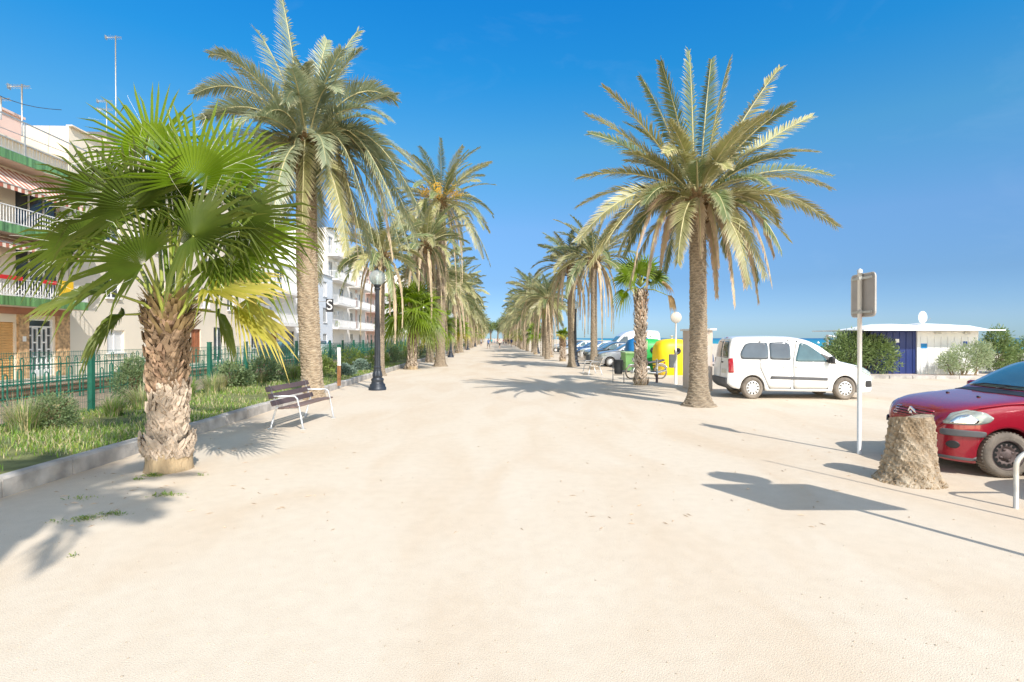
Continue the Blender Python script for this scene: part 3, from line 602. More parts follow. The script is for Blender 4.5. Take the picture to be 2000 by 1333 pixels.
# ============ hero date palm, right
def hero_palm(name_label, base, crown_px, tr, fronds, silver, seed, extra, ll, ext_L, trunk_kw, n=96, bootkw=(.30, .65, 70), low=-.35, deadkw=True):
    r = random.Random(seed); D0 = base.y; t = thing('date_palm', name_label, 'palm tree', base)
    C = PD(crown_px[0], crown_px[1], D0)-base; mb = MB(); date_trunk(mb, C.z-.15, lean=(C.x, C.y), **trunk_kw); mb.build('trunk', M_trunk_pale if silver else M_trunk, t)
    def one(p0, p1, p2, k, tw, fold=0):
        m = MB(); date_frond(m, p0, p1, p2, r, ll*(.75 if fold else 1), n, k, tw, .30, .029, fold, 3); m.build('dry_frond' if k == 2 else 'frond', M_date, t)
    for (tx, ty, dd, arch, k) in fronds:
        e = PD(tx, ty, D0+dd)-base; hv = Vector((e.x-C.x, e.y-C.y, 0)); st = C+hv.normalized()*.12+Vector((0, 0, -.1 if ty > crown_px[1] else .1))
        dz_ = e.z-C.z; m_ = C+hv*(.52 if k != 2 else .78)+Vector((0, 0, (dz_*.62 if dz_ > 0 else max(dz_*.5, -.25))+arch*.92+(.18 if 0 < dz_ < 2.2 else 0))); one(st, m_, e, k, r.uniform(-.9, .9), .3 if k == 2 else 0)
    for i in range(extra):
        f = (i+.5)/extra; az = i*2.399963+.7; el = 1.25-f*(1.25-low); k = (4 if silver else (1 if r.random() < .55 else 0)) if f < .9 else 1
        a, b_, c_ = rnd_frond(C, r, el, az, ext_L*r.uniform(.85, 1.0), .12+.55*f*(1.2 if silver else 1)); one(a, b_, c_, k, r.uniform(-.4, .4))
    m = MB(); boots(m, r, C+Vector((0, 0, -.05)), *bootkw)
    for i in range(14): # fruit stalks and fibre
        a = r.uniform(0, 2*pi); d = Vector((cos(a), sin(a), 0)); m.tube([C+d*.1, C+d*.5+Vector((0, 0, .25)), C+d*.75+Vector((0, 0, -.15))], [.015, .01, .005], 4, 3, tips=[0]*12)
    m.build('boot_cluster', M_date, t); return t
R_fr = [(1145, 225, .6, .25, 1), (1178, 172, -.5, .2, 1), (1150, 262, 1.4, .35, 0), (1250, 150, .8, .1, 0), (1290, 122, -.5, .05, 0), (1345, 102, .2, 0, 0), (1388, 118, .9, 0, 0), (1424, 118, -.4, .05, 1),
        (1522, 134, .4, .05, 1), (1545, 208, -.9, .25, 0), (1585, 228, .8, .2, 1), (1592, 298, -.7, .55, 1), (1622, 370, .3, .75, 1), (1632, 442, -.5, .95, 1), (1625, 345, 1.4, .6, 0), (1600, 420, -1.4, .8, 1),
        (1130, 350, -.5, .55, 1), (1128, 405, .9, .75, 1), (1128, 470, -.9, 1.1, 1), (1150, 520, .1, 1.2, 1), (1180, 480, -1.8, 1.0, 1), (1218, 500, 1.0, 1.1, 0),
        (1262, 560, -.4, .9, 2), (1436, 598, -.3, .6, 2), (1482, 590, -.6, .8, 2), (1508, 560, .2, .9, 2), (1512, 500, .8, .9, 2), (1455, 560, .5, .7, 2), (1400, 580, .4, .5, 2), (1350, 560, .9, .4, 2), (1290, 520, .6, .7, 2), (1235, 540, -.8, 1.0, 2), (1495, 540, -.9, .9, 1), (1540, 470, .9, .9, 1), (1405, 520, -.8, .5, 2), (1440, 480, .7, .6, 2), (1368, 500, -1.0, .5, 2), (1330, 470, .8, .5, 0), (1290, 430, -.9, .6, 1), (1300, 300, -1.5, .8, 1), (1420, 330, -1.6, .7, 1)]
hero_palm('large date palm standing alone on the right between motorcycle and white van', P(1365, 793), (1362, 392), None, R_fr, False, 61, 30, .50, 2.9,
          dict(r0=.235, r1=.20, flare=2.0, row=.075), bootkw=(.25, .55, 80))
L_fr = [(382, 185, .2, 1.35, 4), (395, 235, -.6, 1.2, 4), (412, 108, .5, 1.1, 4), (400, 300, .8, .9, 4), (552, -2, .2, .05, 4), (700, 62, .5, .55, 4), (706, 100, -.6, .65, 4), (640, 80, 1.0, .3, 4), (772, 198, .3, 1.35, 4), (760, 235, -.8, 1.15, 4),
        (812, 330, .2, 1.6, 4), (815, 400, -.8, 1.8, 4), (808, 450, .9, 1.9, 4), (788, 500, -.4, 2.1, 4), (768, 505, .5, 2.0, 2), (735, 495, -1.1, 1.8, 4), (715, 520, .2, 1.6, 1), (660, 470, -1.0, 1.4, 4), (632, 420, -.5, 1.0, 4), (690, 470, 1.2, 1.5, 1),
        (500, 250, -1.6, 1.5, 4), (470, 330, -.9, 1.2, 4), (430, 370, .3, 1.3, 4), (560, 380, -1.3, 1.2, 4), (520, 420, .3, 1.2, 1), (500, 60, 1.0, .5, 4), (590, 130, -.8, .9, 4), (800, 485, .2, 2.1, 4), (782, 440, -.9, 2.0, 4), (752, 512, .8, 2.0, 1), (828, 425, .4, 1.9, 4), (818, 480, 1.2, 2.1, 4), (700, 500, .9, 1.5, 2), (590, 470, -1.2, 1.1, 1), (660, 180, -1.4, 1.2, 4), (560, 200, -1.9, 1.4, 4)]
hero_palm('tall silvery date palm behind the wooden bench, trunk rising from the sand edge', P(612, 780), (600, 285), None, L_fr, True, 62, 26, .66, 3.5,
          dict(r0=.30, r1=.285, flare=1.25, row=.095, bend=-.012), n=96, bootkw=(.34, .8, 80), low=-.6)
def mid_palm(px, py, cpx, cpy, label, seed, L_, nf, dead=.18, low=-.5, fr=0, silver=False, r0=.24, r1=.2, ll=.4, nn=44, D=None):
    b_ = P(px, py) if D is None else Vector(((px-1000)*D/FPX, D, 0)); C = PD(cpx, cpy, b_.y)-b_; t = thing('date_palm', label, 'palm tree', b_)
    mb = MB(); date_trunk(mb, C.z-.1, r0, r1, lean=(C.x, 0), n=28, row=.10); mb.build('trunk', M_trunk, t)
    m = far_crown(seed, C, L_, int(nf*1.2), nn, ll*1.25, .05, dead, low)
    m.build('crown', M_date, t)
    if fr:
        f = MB(); r = random.Random(seed)
        for i in range(fr):
            a = 2*pi*i/fr+.4; f.tube([C, C+Vector((cos(a)*.6, sin(a)*.6, .75)), C+Vector((cos(a)*1.0, sin(a)*1.0, .4))], .02, 4, 6); fruit(f, r, C+Vector((cos(a)*1.0, sin(a)*1.0, .42)), 170, .62)
        f.build('date_cluster', M_date, t)
    return t
mid_palm(742, 732, 745, 500, 'date palm just behind the first lamp post on the left with sparse drooping crown', 71, 2.9, 34, .2, -.5, r0=.2, r1=.17, D=25.5)
mid_palm(860, 0, 862, 395, 'date palm with orange fruit clusters above the small fan palm', 72, 4.3, 62, .22, -.9, fr=6, D=34, r0=.3, r1=.28)
mid_palm(800, 0, 832, 480, 'yellowish date palm under the fruiting one in the left row', 73, 3.2, 40, .3, -.6, D=31)
mid_palm(1160, 722, 1160, 508, 'date palm with a thin dark trunk right of the first lamp post on the right', 74, 3.4, 40, .28, -.6, r0=.2, r1=.17)
mid_palm(1117, 722, 1112, 522, 'old date palm whose flaking trunk stands directly left of the right lamp post', 75, 3.1, 34, .3, -.5, r0=.2, r1=.17, D=33.2)
r = random.Random(9)
b_ = Vector((-1.0, -1.9, 0)); t = thing('date_palm', 'sparse date palm standing behind the camera, only its shadow shows at lower left', 'palm tree', b_); m = MB(); date_trunk(m, 7.9, .2, .17, n=20, row=.12); m.build('trunk', M_trunk, t)
far_crown(99, Vector((0, 0, 8.0)), 1.9, 24, 40, .5, .05, .2, -.4).build('crown', M_date, t)
# distant rows
protos = []
for k in range(4):
    H = 6.2; t = thing('date_palm', 'x', 'palm tree', (0, 0, 0)); mb = MB(); date_trunk(mb, H-.1, .27, .22, n=12, row=.25, flare=1.3, amp=.12); mb.build('trunk', M_trunk, t)
    far_crown(80+k, Vector((0, 0, H)), 3.9, 54, 28, .60, .075, .25, -.85).build('crown', M_date, t); protos.append(t)
fprotos = []
for k in range(2):
    t = thing('fan_palm', 'x', 'palm tree', (0, 0, 0)); tb, mb = generic_fan(90+k, 3.0, .22, .15, 26, 1.0, .85, nseg=16); tb.build('trunk', M_boot, t); mb.build('crown', M_fan, t); fprotos.append(t)
usedp = set(); rr = random.Random(4)
def put(proto, x, D, sc, rz, label, group):
    if proto.name not in usedp:
        usedp.add(proto.name); proto.location = (x, D, 0); proto.rotation_euler.z = rz; proto.scale = (sc,)*3; proto['label'] = label; proto['group'] = group
    else: copy_tree(proto, (x, D, 0), rz, label, scale=sc, group=group)
for side, x0, D0_, nm in ((-1, -4.55, 39.5, 'left'), (1, 4.75, 46, 'right')):
    D = D0_; i = 0; di = fi = 0
    while D < 235 and i < 26:
        fan = i % 4 == (1 if side < 0 else 2)
        x = lx(x0+rr.uniform(-.35, .35), D); rz = rr.uniform(0, 6.28)
        if fan:
            lab = f'{ORD[fi]} of the small distant fan palms along the {nm} side of the promenade'; fi += 1
            put(fprotos[fi % 2], x, D, rr.uniform(.75, 1.05), rz, lab, f'distant fan palms, {nm} row')
        else:
            lab = f'{ORD[di]} of the distant date palms in the {nm} row, counted from the camera'; di += 1
            put(protos[di % 4], x, D, rr.uniform(.80, 1.15)*(1.12 if side < 0 and D < 70 else 1), rz, lab, f'distant date palms, {nm} row')
        D += rr.uniform(6.2, 8.2); i += 1
# round green trees closing the avenue
M_pine = mat('distant_tree_leaf', (0.09, 0.14, 0.035), 0.7, var=0.35, scale=.4, trans=.15, tip=(.2, .24, .08))
for i, (px, D, h, lab) in enumerate([(972, 262, 13, 'dark green tree closing the end of the avenue'), (958, 275, 11, 'round tree at the avenue end, left of the dark green one'), (986, 270, 10, 'lower round tree at the avenue end, right of the dark green one')]):
    x = (px-1000)*D/FPX; t = thing('tree', lab, 'tree', (x, D, 0)); r = random.Random(i); m = MB(); m.tube([(0, 0, 0), (.2, 0, h*.4), (0, 0, h*.8)], [.4, .3, .1], 7); 
    for k in range(5): a = k*1.26; m.tube([(0, 0, h*.35), (cos(a)*2.2, sin(a)*2.2, h*.7)], [.15, .05], 5)
    m.build('trunk', M_stem, t); c_ = MB()
    for k in range(9): leafcloud(c_, r, (r.uniform(-2.8, 2.8), r.uniform(-2, 2), h*r.uniform(.45, .88)), (2, 2, 1.6), 260, .5, .3, shell=.3)
    c_.build('crown', M_pine, t)
# cut palm stump on the right
def stump():
    b_ = P(1776, 940); t = thing('palm_stump', 'cut off palm stump standing on the sand in front of the red car', 'tree stump', b_); mb = MB(); n = 72; H = .80; rows = 90; vs_ = []; tips = []
    for i in range(rows+1):
        z = H*i/rows
        for j in range(n):
            u = 2*pi*j/n; R = .222+.075*(1-z/H)+.085*exp(-z/.09); ns = noise3(cos(u)*4+1, sin(u)*4+z*3, z*9); n2 = noise3(cos(u)*13, sin(u)*13, z*31)
            k = z/.10+.3*sin(u*3)+.25*ns; f = k-math.floor(k); R *= 1+.06*(f**1.5-.4)+.045*ns+.035*n2+.012*sin(u*37+z*60)
            zz = z if i < rows else z+.02*sin(u*2+1)
            vs_.append((R*cos(u)+.03*(z/H), R*sin(u), zz+.035*(z/H)*sin(u+2.6))); tips.append(min(1, max(0, .62+.45*n2+.35*ns-.45*(z/H))))
    fs_ = [(i*n+j, i*n+(j+1) % n, (i+1)*n+(j+1) % n, (i+1)*n+j) for i in range(rows) for j in range(n)]
    mb.add(vs_, fs_, 0, tips=tips); bark_ms = (mat('stump_bark', (0.26, 0.19, 0.12), 1, var=.45, scale=11, bump=1, bscale=55, tip=(.50, .42, .32)),)
    m2 = MB(); top = vs_[-n:]; m2.add([(a*.985, b2*.985, c2-.006) for a, b2, c2 in top]+[(0.03, 0, H-.02)], [(j, (j+1) % n, n) for j in range(n)], 0)
    m2.build('cut_face', mat('stump_cut', (.42, .34, .24), 1, var=.35, scale=18, bump=.8), t)
    m3 = mb; r = random.Random(2)
    for i in range(700):
        a = r.uniform(0, 2*pi); z = r.random()**2.2*.3; R = .222+.075*(1-z/H)+.085*exp(-z/.09)+.005; p = Vector((cos(a)*R, sin(a)*R, z)); s_ = r.uniform(.004, .011)
        m3.box(p, (s_*r.uniform(.6, 2), s_, s_*r.uniform(.6, 2)), 1, Matrix.Rotation(r.uniform(0, 3), 3, Vector((r.random(), r.random(), 1)).normalized()))
    m3.build('bark', [bark_ms[0], mat('stump_roots', (.36, .26, .16), 1, var=.45, scale=30)], t)
stump()
# ------------------------------------------------ vehicles
M_glass = mat('car_glass', (0.035, 0.055, 0.065), 0.04, var=.15, spec=.9, coat=.6)
M_glass_blue = mat('car_glass_bluish', (0.06, 0.14, 0.165), 0.04, var=.4, scale=1.2, spec=.9, coat=.6)
M_glass_grey = mat('car_glass_tinted', (0.075, 0.095, 0.115), 0.08, var=.25, scale=1.2, spec=.8, coat=.5)
M_tyre = mat('tyre_rubber', (0.10, 0.092, 0.085), 0.9, var=.4, scale=6, bump=.4, bscale=60)
M_tyre_dusty = mat('dusty_tyre', (0.21, 0.18, 0.15), 0.95, var=.3, scale=5, bump=.4, bscale=60)
M_hub = mat('hub_silver', (0.74, 0.73, 0.71), 0.35, .25, var=.1)
M_steel = mat('dusty_steel_rim', (0.15, 0.115, 0.11), 0.7, .4, var=.35, scale=12)
M_lamp = mat('headlight_glass', (0.34, 0.37, 0.34), 0.06, .15, var=.35, scale=5, coat=1.0, stretch=(1, 1, 3))
M_red = mat('taillight_red', (0.42, 0.012, 0.025), 0.15, var=.3, scale=9, coat=1)
M_grey = mat('grey_bumper_plastic', (0.10, 0.10, 0.105), 0.6, var=.15)
M_dark = mat('car_shadow_gap', (0.012, 0.012, 0.012), 0.9)
M_chrome = mat('chrome_trim', (0.75, 0.76, 0.78), 0.12, 1.0, var=.05)
M_plate = mat('number_plate', (0.62, 0.60, 0.52), 0.5, var=.1)
def car_body(top, width, belt, bottom, L, tumble, wheels, Rw, cabin, sillz, dx=.05, crown=.10, nr=14):
    fT, fW, fB, fL = pchip(*zip(*top)), pchip(*zip(*width)), pchip(*zip(*belt)), pchip(*zip(*bottom))
    xs = set(); x = 0
    k = 26
    for i in range(k): q = .45*(1-cos(pi*.5*i/k)); xs.add(round(q, 4)); xs.add(round(L-q*.8, 4))
    x = .45
    while x < L-.36: xs.add(round(x, 4)); x += dx
    for wx in wheels:
        for i in range(25): xs.add(round(wx-Rw*cos(pi*i/24), 4))
    xs = sorted(xs); xs = [xs[0]]+[b_ for a_, b_ in zip(xs, xs[1:]) if b_-a_ > .003]; vs_ = []; K = None
    for x in xs:
        zt, w_, zb = fT(x), fW(x), fL(x); be = min(fB(x), zt-.05); arch = 0
        for wx in wheels:
            if abs(x-wx) < Rw: arch = max(arch, sqrt(Rw*Rw-(x-wx)**2)+sillz)
        zb2 = max(zb, arch); be = max(be, zb2+.02); ring = [(0, zb2), (w_*.6, zb2), (w_*.93, zb2)]
        nb = 11
        for i in range(nb):
            s_ = i/(nb-1); z = zb2+(be-zb2)*s_; q = (z-zb)/(max(fB(x), .5)-zb+1e-6); q = min(1, max(0, q))
            ring.append((w_*(.955+.045*sin(pi*min(1, q*.85+.12))-.02*(q > .97)), z))
        cab = max(0, zt-crown-be); ye = w_*.945-tumble*cab; ze = be+cab
        for i in range(1, 8): s_ = i/8; ring.append((w_*.945+(ye-w_*.945)*s_+.012*sin(pi*s_), be+(ze-be)*s_))
        cr = zt-ze
        for i in range(nr+1):
            a = pi/2*i/nr; ring.append((ye*cos(a)**.55 if i < nr else 0, ze+cr*sin(a)**.9))
        K = len(ring); vs_.append([(x, -y, z) for y, z in ring]+[(x, y, z) for y, z in reversed(ring[1:-1])])
    n = len(vs_[0]); mb = MB(); flat = [q for r_ in vs_ for q in r_]
    fs_ = [(i*n+j, (i+1)*n+j, (i+1)*n+(j+1) % n, i*n+(j+1) % n) for i in range(len(vs_)-1) for j in range(n)]
    fs_ += [tuple(range(n)), tuple(reversed([(len(vs_)-1)*n+j for j in range(n)]))]
    mb.add(flat, fs_, 0, smooth=True); return mb
def conform(bvh, outline, axis, off, m, name, parent, sign=1, thick=.014, rings=5, mb=None, mi=0, lim=None):
    """a patch following the body surface: outline in the plane seen along axis"""
    cx = sum(p[0] for p in outline)/len(outline); cy = sum(p[1] for p in outline)/len(outline); pts = []
    ol = []
    for i in range(len(outline)):
        a, b_ = outline[i], outline[(i+1) % len(outline)]; k = max(1, int(math.hypot(a[0]-b_[0], a[1]-b_[1])/.05))
        for q in range(k): ol.append((a[0]+(b_[0]-a[0])*q/k, a[1]+(b_[1]-a[1])*q/k))
    n = len(ol); D_ = {'side': Vector((0, -sign, 0)), 'front': Vector((1, 0, 0)), 'rear': Vector((-1, 0, 0)), 'top': Vector((0, 0, -1))}[axis]
    def cast(u, v):
        o = {'side': Vector((u, 5*sign, v)), 'front': Vector((-5, u, v)), 'rear': Vector((12, u, v)), 'top': Vector((u, v, 5))}[axis]
        h = bvh.ray_cast(o, D_)
        if h[0] is None: h = bvh.find_nearest(o+D_*4)
        return h[0]+h[1]*off if h[1].dot(D_) < 0 else h[0]-h[1]*off, h[1]
    vs_ = []
    for k in range(rings, 0, -1):
        for (u, v) in ol: s_ = k/rings; vs_.append(cast(cx+(u-cx)*s_, cy+(v-cy)*s_)[0])
    vs_.append(cast(cx, cy)[0]); fs_ = [(k*n+j, k*n+(j+1) % n, (k+1)*n+(j+1) % n, (k+1)*n+j) for k in range(rings-1) for j in range(n)]
    fs_ += [((rings-1)*n+j, (rings-1)*n+(j+1) % n, len(vs_)-1) for j in range(n)]
    o_ = len(vs_); vs_ += [v+D_*thick for v in vs_[:n]]; fs_ += [(j, o_+j, o_+(j+1) % n, (j+1) % n) for j in range(n)]
    if mb is not None: mb.add(vs_, fs_, mi, smooth=True); return None
    q = MB(); q.add(vs_, fs_, 0, smooth=True); o = q.build(name, m, parent, recalc=True)
    return o
def rnd_poly(pts, r=.05, k=4):
    out = []; n = len(pts)
    for i in range(n):
        a, b_, c_ = Vector(pts[i-1]), Vector(pts[i]), Vector(pts[(i+1) % n]); q1 = b_+(a-b_).normalized()*min(r, (a-b_).length*.45); q2 = b_+(c_-b_).normalized()*min(r, (c_-b_).length*.45)
        for j in range(k+1): t = j/k; p = q1*(1-t)**2+b_*2*t*(1-t)+q2*t*t; out.append((p.x, p.y))
    return out
def wheel(parent, loc, R, w_, style, sg, mt):
    t = MB(); t.lathe([(R*.66, -w_*.5), (R*.80, -w_*.54), (R*.93, -w_*.5), (R*.985, -w_*.34), (R, -w_*.15), (R, w_*.15), (R*.985, w_*.34), (R*.93, w_*.5), (R*.80, w_*.54), (R*.66, w_*.5), (R*.62, 0)], 40, (0, 0, 0), 0, 'y', cap=False)
    if R > .28:
        for i in range(40):
            a = 2*pi*i/40; t.box((R*1.0*cos(a), 0, R*1.0*sin(a)), (.012, w_*.74, .022), 0, Matrix.Rotation(-a, 3, 'Y'))
    wh = t.build('wheel', mt, parent, loc=loc)
    h = MB(); s_ = sg
    if style == 'cap':
        h.lathe([(R*.64, s_*w_*.50), (R*.62, s_*w_*.56), (R*.52, s_*w_*.52), (R*.30, s_*w_*.60), (R*.10, s_*w_*.64), (.001, s_*w_*.64)], 40, (0, 0, 0), 0, 'y', cap=False)
        for i in range(11):
            a = 2*pi*i/11; c_ = Vector((cos(a)*R*.46, s_*w_*.565, sin(a)*R*.46)); d = Vector((cos(a), 0, sin(a))); e = Vector((-sin(a), 0, cos(a)))
            h.add([c_-d*.055+e*.004, c_-d*.055-e*.004, c_+d*.035-e*.022, c_+d*.035+e*.022, ], [(0, 1, 2, 3)], 1)
    else:
        h.lathe([(R*.66, s_*w_*.46), (R*.63, s_*w_*.50), (R*.575, s_*w_*.16), (R*.52, s_*w_*.12), (R*.50, s_*w_*.35), (R*.34, s_*w_*.35), (R*.31, s_*w_*.26), (R*.22, s_*w_*.34), (R*.18, s_*w_*.42), (R*.08, s_*w_*.44), (.001, s_*w_*.44)], 40, (0, 0, 0), 0, 'y', cap=False)
        for i in range(14):
            a = 2*pi*i/14; h.lathe([(.020, s_*w_*.36), (.001, s_*w_*.37)], 10, (cos(a)*R*.45, 0, sin(a)*R*.45), 1, 'y')
        h.lathe([(R*.575, s_*w_*.38), (R*.50, s_*w_*.38)], 40, (0, 0, 0), 1, 'y', cap=False)
        for i in range(4):
            a = 2*pi*i/4+.4; h.lathe([(.016, s_*w_*.34), (.016, s_*w_*.42), (.001, s_*w_*.42)], 8, (cos(a)*R*.25, 0, sin(a)*R*.25), 0, 'y')
    h.build('rim', [M_hub if style == 'cap' else M_steel, M_dark], wh); return wh
def bvh_of(mb): return BVHTree.FromPolygons([Vector(v) for v in mb.v], mb.f)
VAN = dict(top=[(0, .62), (.03, .74), (.12, .84), (.4, .955), (.75, 1.035), (1.0, 1.10), (1.3, 1.33), (1.65, 1.57), (2.0, 1.71), (2.5, 1.785), (3.1, 1.80), (3.8, 1.79), (4.12, 1.765), (4.22, 1.70), (4.28, 1.5), (4.33, 1.1), (4.37, .8), (4.38, .5)],
     width=[(0, .58), (.05, .70), (.2, .80), (.5, .865), (1.0, .895), (2.2, .905), (3.6, .895), (4.1, .865), (4.3, .81), (4.38, .76)],
     belt=[(0, .60), (.3, .84), (.8, .98), (1.3, 1.03), (2.2, 1.06), (3.2, 1.09), (4.2, 1.10), (4.38, .9)], bottom=[(0, .30), (.1, .22), (.5, .20), (1.5, .22), (3.6, .24), (4.2, .30), (4.38, .42)],
     L=4.38, tumble=.23, wheels=(.92, 3.65), Rw=.365, cabin=None, sillz=.315)
C3 = dict(top=[(0, .50), (.02, .62), (.06, .74), (.14, .83), (.35, .915), (.65, .97), (.95, 1.015), (1.12, 1.045), (1.3, 1.14), (1.6, 1.32), (1.9, 1.455), (2.2, 1.52), (2.6, 1.52), (3.1, 1.45), (3.5, 1.30), (3.68, 1.08), (3.78, .9), (3.84, .6), (3.85, .45)],
     width=[(0, .40), (.03, .52), (.10, .64), (.25, .745), (.5, .81), (1.0, .832), (2.2, .835), (3.2, .80), (3.6, .74), (3.85, .58)],
     belt=[(0, .55), (.2, .80), (.7, .93), (1.2, .96), (2.2, .98), (3.2, 1.02), (3.85, .7)], bottom=[(0, .24), (.1, .19), (.5, .17), (1.5, .19), (3.2, .2), (3.85, .35)],
     L=3.85, tumble=.30, wheels=(.71, 3.17), Rw=.345, cabin=None, sillz=.295)
def finish_body(kw, name, paint, parent):
    mb = car_body(**kw); b_ = bvh_of(mb); mb.build('body', paint, parent, recalc=True)
    inner = MB(); inner.box((kw['L']/2, 0, .40), (kw['L']*.86, kw['width'][4][1]*1.05, .34)); inner.build('underbody_light_block', M_dark, parent); return b_  # dark box added inside to block light passing through the wheel arches
M_vanpaint = mat('van_white_paint', (0.80, 0.795, 0.785), 0.28, var=.03, scale=1.5, coat=.7)
def van_berl(loc, rz, label):
    t = thing('parked_van', label, 'van', loc, rz); b_ = finish_body(VAN, 'body', M_vanpaint, t)
    for sg in (1, -1):
        ax = dict(axis='side', sign=sg)
        for nm, po in (('door', [(1.42, .30), (2.44, .30), (2.44, 1.10), (2.30, 1.66), (2.02, 1.60), (1.30, 1.04), (1.36, .55)]), ('sliding_door', [(2.50, .30), (3.16, .30), (3.42, .86), (3.42, 1.64), (2.52, 1.68)])):
            conform(b_, po, off=.003, m=M_dark, name='door_gap', parent=t, **ax)
            sh = [(cx_+(x-cx_)*.982, cz_+(z-cz_)*.985) for cx_, cz_ in [(sum(p[0] for p in po)/len(po), sum(p[1] for p in po)/len(po))] for x, z in po]
            d = conform(b_, rnd_poly(sh, .08), off=.008, m=M_vanpaint, name=nm, parent=t, **ax)
            hx = 2.30 if nm == 'door' else 2.66
            conform(b_, rnd_poly([(hx-.09, .905), (hx+.09, .905), (hx+.09, .93), (hx-.09, .93)], .012, 2), off=.03, m=M_chrome, name='door_handle', parent=d, rings=2, **ax)
        conform(b_, rnd_poly([(1.38, 1.06), (2.36, 1.06), (2.36, 1.14), (2.20, 1.60), (1.99, 1.55), (1.62, 1.30)], .07), off=.012, m=M_glass_blue, name='front_window', parent=t, **ax)
        conform(b_, rnd_poly([(1.16, 1.00), (1.40, 1.02), (1.42, 1.12), (1.60, 1.27), (1.58, 1.29), (1.36, 1.20)], .02), off=.014, m=M_grey, name='window_corner', parent=t, **ax)
        conform(b_, rnd_poly([(2.50, 1.10), (3.12, 1.12), (3.12, 1.60), (2.62, 1.62), (2.50, 1.54)], .07), off=.013, m=M_glass_grey, name='side_window', parent=t, **ax)
        conform(b_, rnd_poly([(3.16, 1.12), (3.98, 1.13), (4.0, 1.30), (3.84, 1.56), (3.66, 1.60), (3.16, 1.60)], .08), off=.0125, m=M_glass_grey, name='rear_side_window', parent=t, **ax)
        conform(b_, rnd_poly([(1.44, .54), (3.14, .58), (3.10, .66), (1.44, .62)], .02), off=.022, m=M_grey, name='side_moulding', parent=t, **ax)
        conform(b_, rnd_poly([(4.20, .74), (4.345, .74), (4.32, 1.14), (4.21, 1.16)], .03), off=.014, m=M_red, name='taillight', parent=t, **ax)
        conform(b_, rnd_poly([(.06, .74), (.14, .66), (.46, .80), (.62, .95), (.34, .90)], .04), off=.010, m=M_lamp, name='headlight', parent=t, **ax)
        conform(b_, rnd_poly([(.06, .36), (.30, .36), (.30, .54), (.10, .54)], .05), off=.010, m=M_black, name='fog_light_recess', parent=t, **ax)
        m = MB(); m.box((1.36, sg*1.01, 1.12), (.12, .20, .20), 0, Matrix.Rotation(sg*.15, 3, 'Z'), .05); m.box((1.42, sg*.92, 1.08), (.05, .12, .05)); m.build('wing_mirror', M_black, t)
        for wx in (.92, 3.65): wheel(t, (wx, sg*.79, .315), .315, .20, 'cap', sg, M_tyre_dusty)
        m = MB(); ar = []
        for wx in (.92, 3.65):
            po = [(wx+.40*cos(a), .315+.40*sin(a)) for a in [pi*k/14-.12 for k in range(17)]]+[(wx+.362*cos(a), .315+.362*sin(a)) for a in [pi*(16-k)/14-.12 for k in range(17)]]
    conform(b_, rnd_poly([(-.72, 1.12), (.72, 1.12), (.60, 1.62), (-.60, 1.62)], .08), 'front', .010, M_glass, 'windscreen', t)
    conform(b_, rnd_poly([(-.66, 1.16), (-.03, 1.16), (-.03, 1.64), (-.54, 1.64)], .06), 'rear', .010, M_glass, 'rear_window', t)
    conform(b_, rnd_poly([(.66, 1.16), (.03, 1.16), (.03, 1.64), (.54, 1.64)], .06), 'rear', .010, M_glass, 'rear_window', t)
    conform(b_, [(-.012, .5), (.012, .5), (.012, 1.7), (-.012, 1.7)], 'rear', .004, M_dark, 'door_gap', t, rings=1)
    conform(b_, rnd_poly([(-.72, .30), (.72, .30), (.74, .58), (-.74, .58)], .06), 'rear', .05, M_grey, 'rear_bumper', t, thick=.06)
    conform(b_, rnd_poly([(.18, .72), (.66, .72), (.66, .84), (.18, .84)], .01), 'rear', .012, M_plate, 'number_plate', t)
    conform(b_, rnd_poly([(.07, 1.00), (.22, 1.00), (.22, 1.04), (.07, 1.04)], .01), 'rear', .016, M_black, 'rear_handle', t)
    conform(b_, rnd_poly([(-.08, 1.735), (.08, 1.735), (.08, 1.755), (-.08, 1.755)], .008), 'rear', .01, M_red, 'brake_light', t, rings=2)
    conform(b_, rnd_poly([(-.45, .32), (.45, .32), (.45, .52), (-.45, .52)], .05), 'front', .01, M_black, 'air_intake', t)
    return t
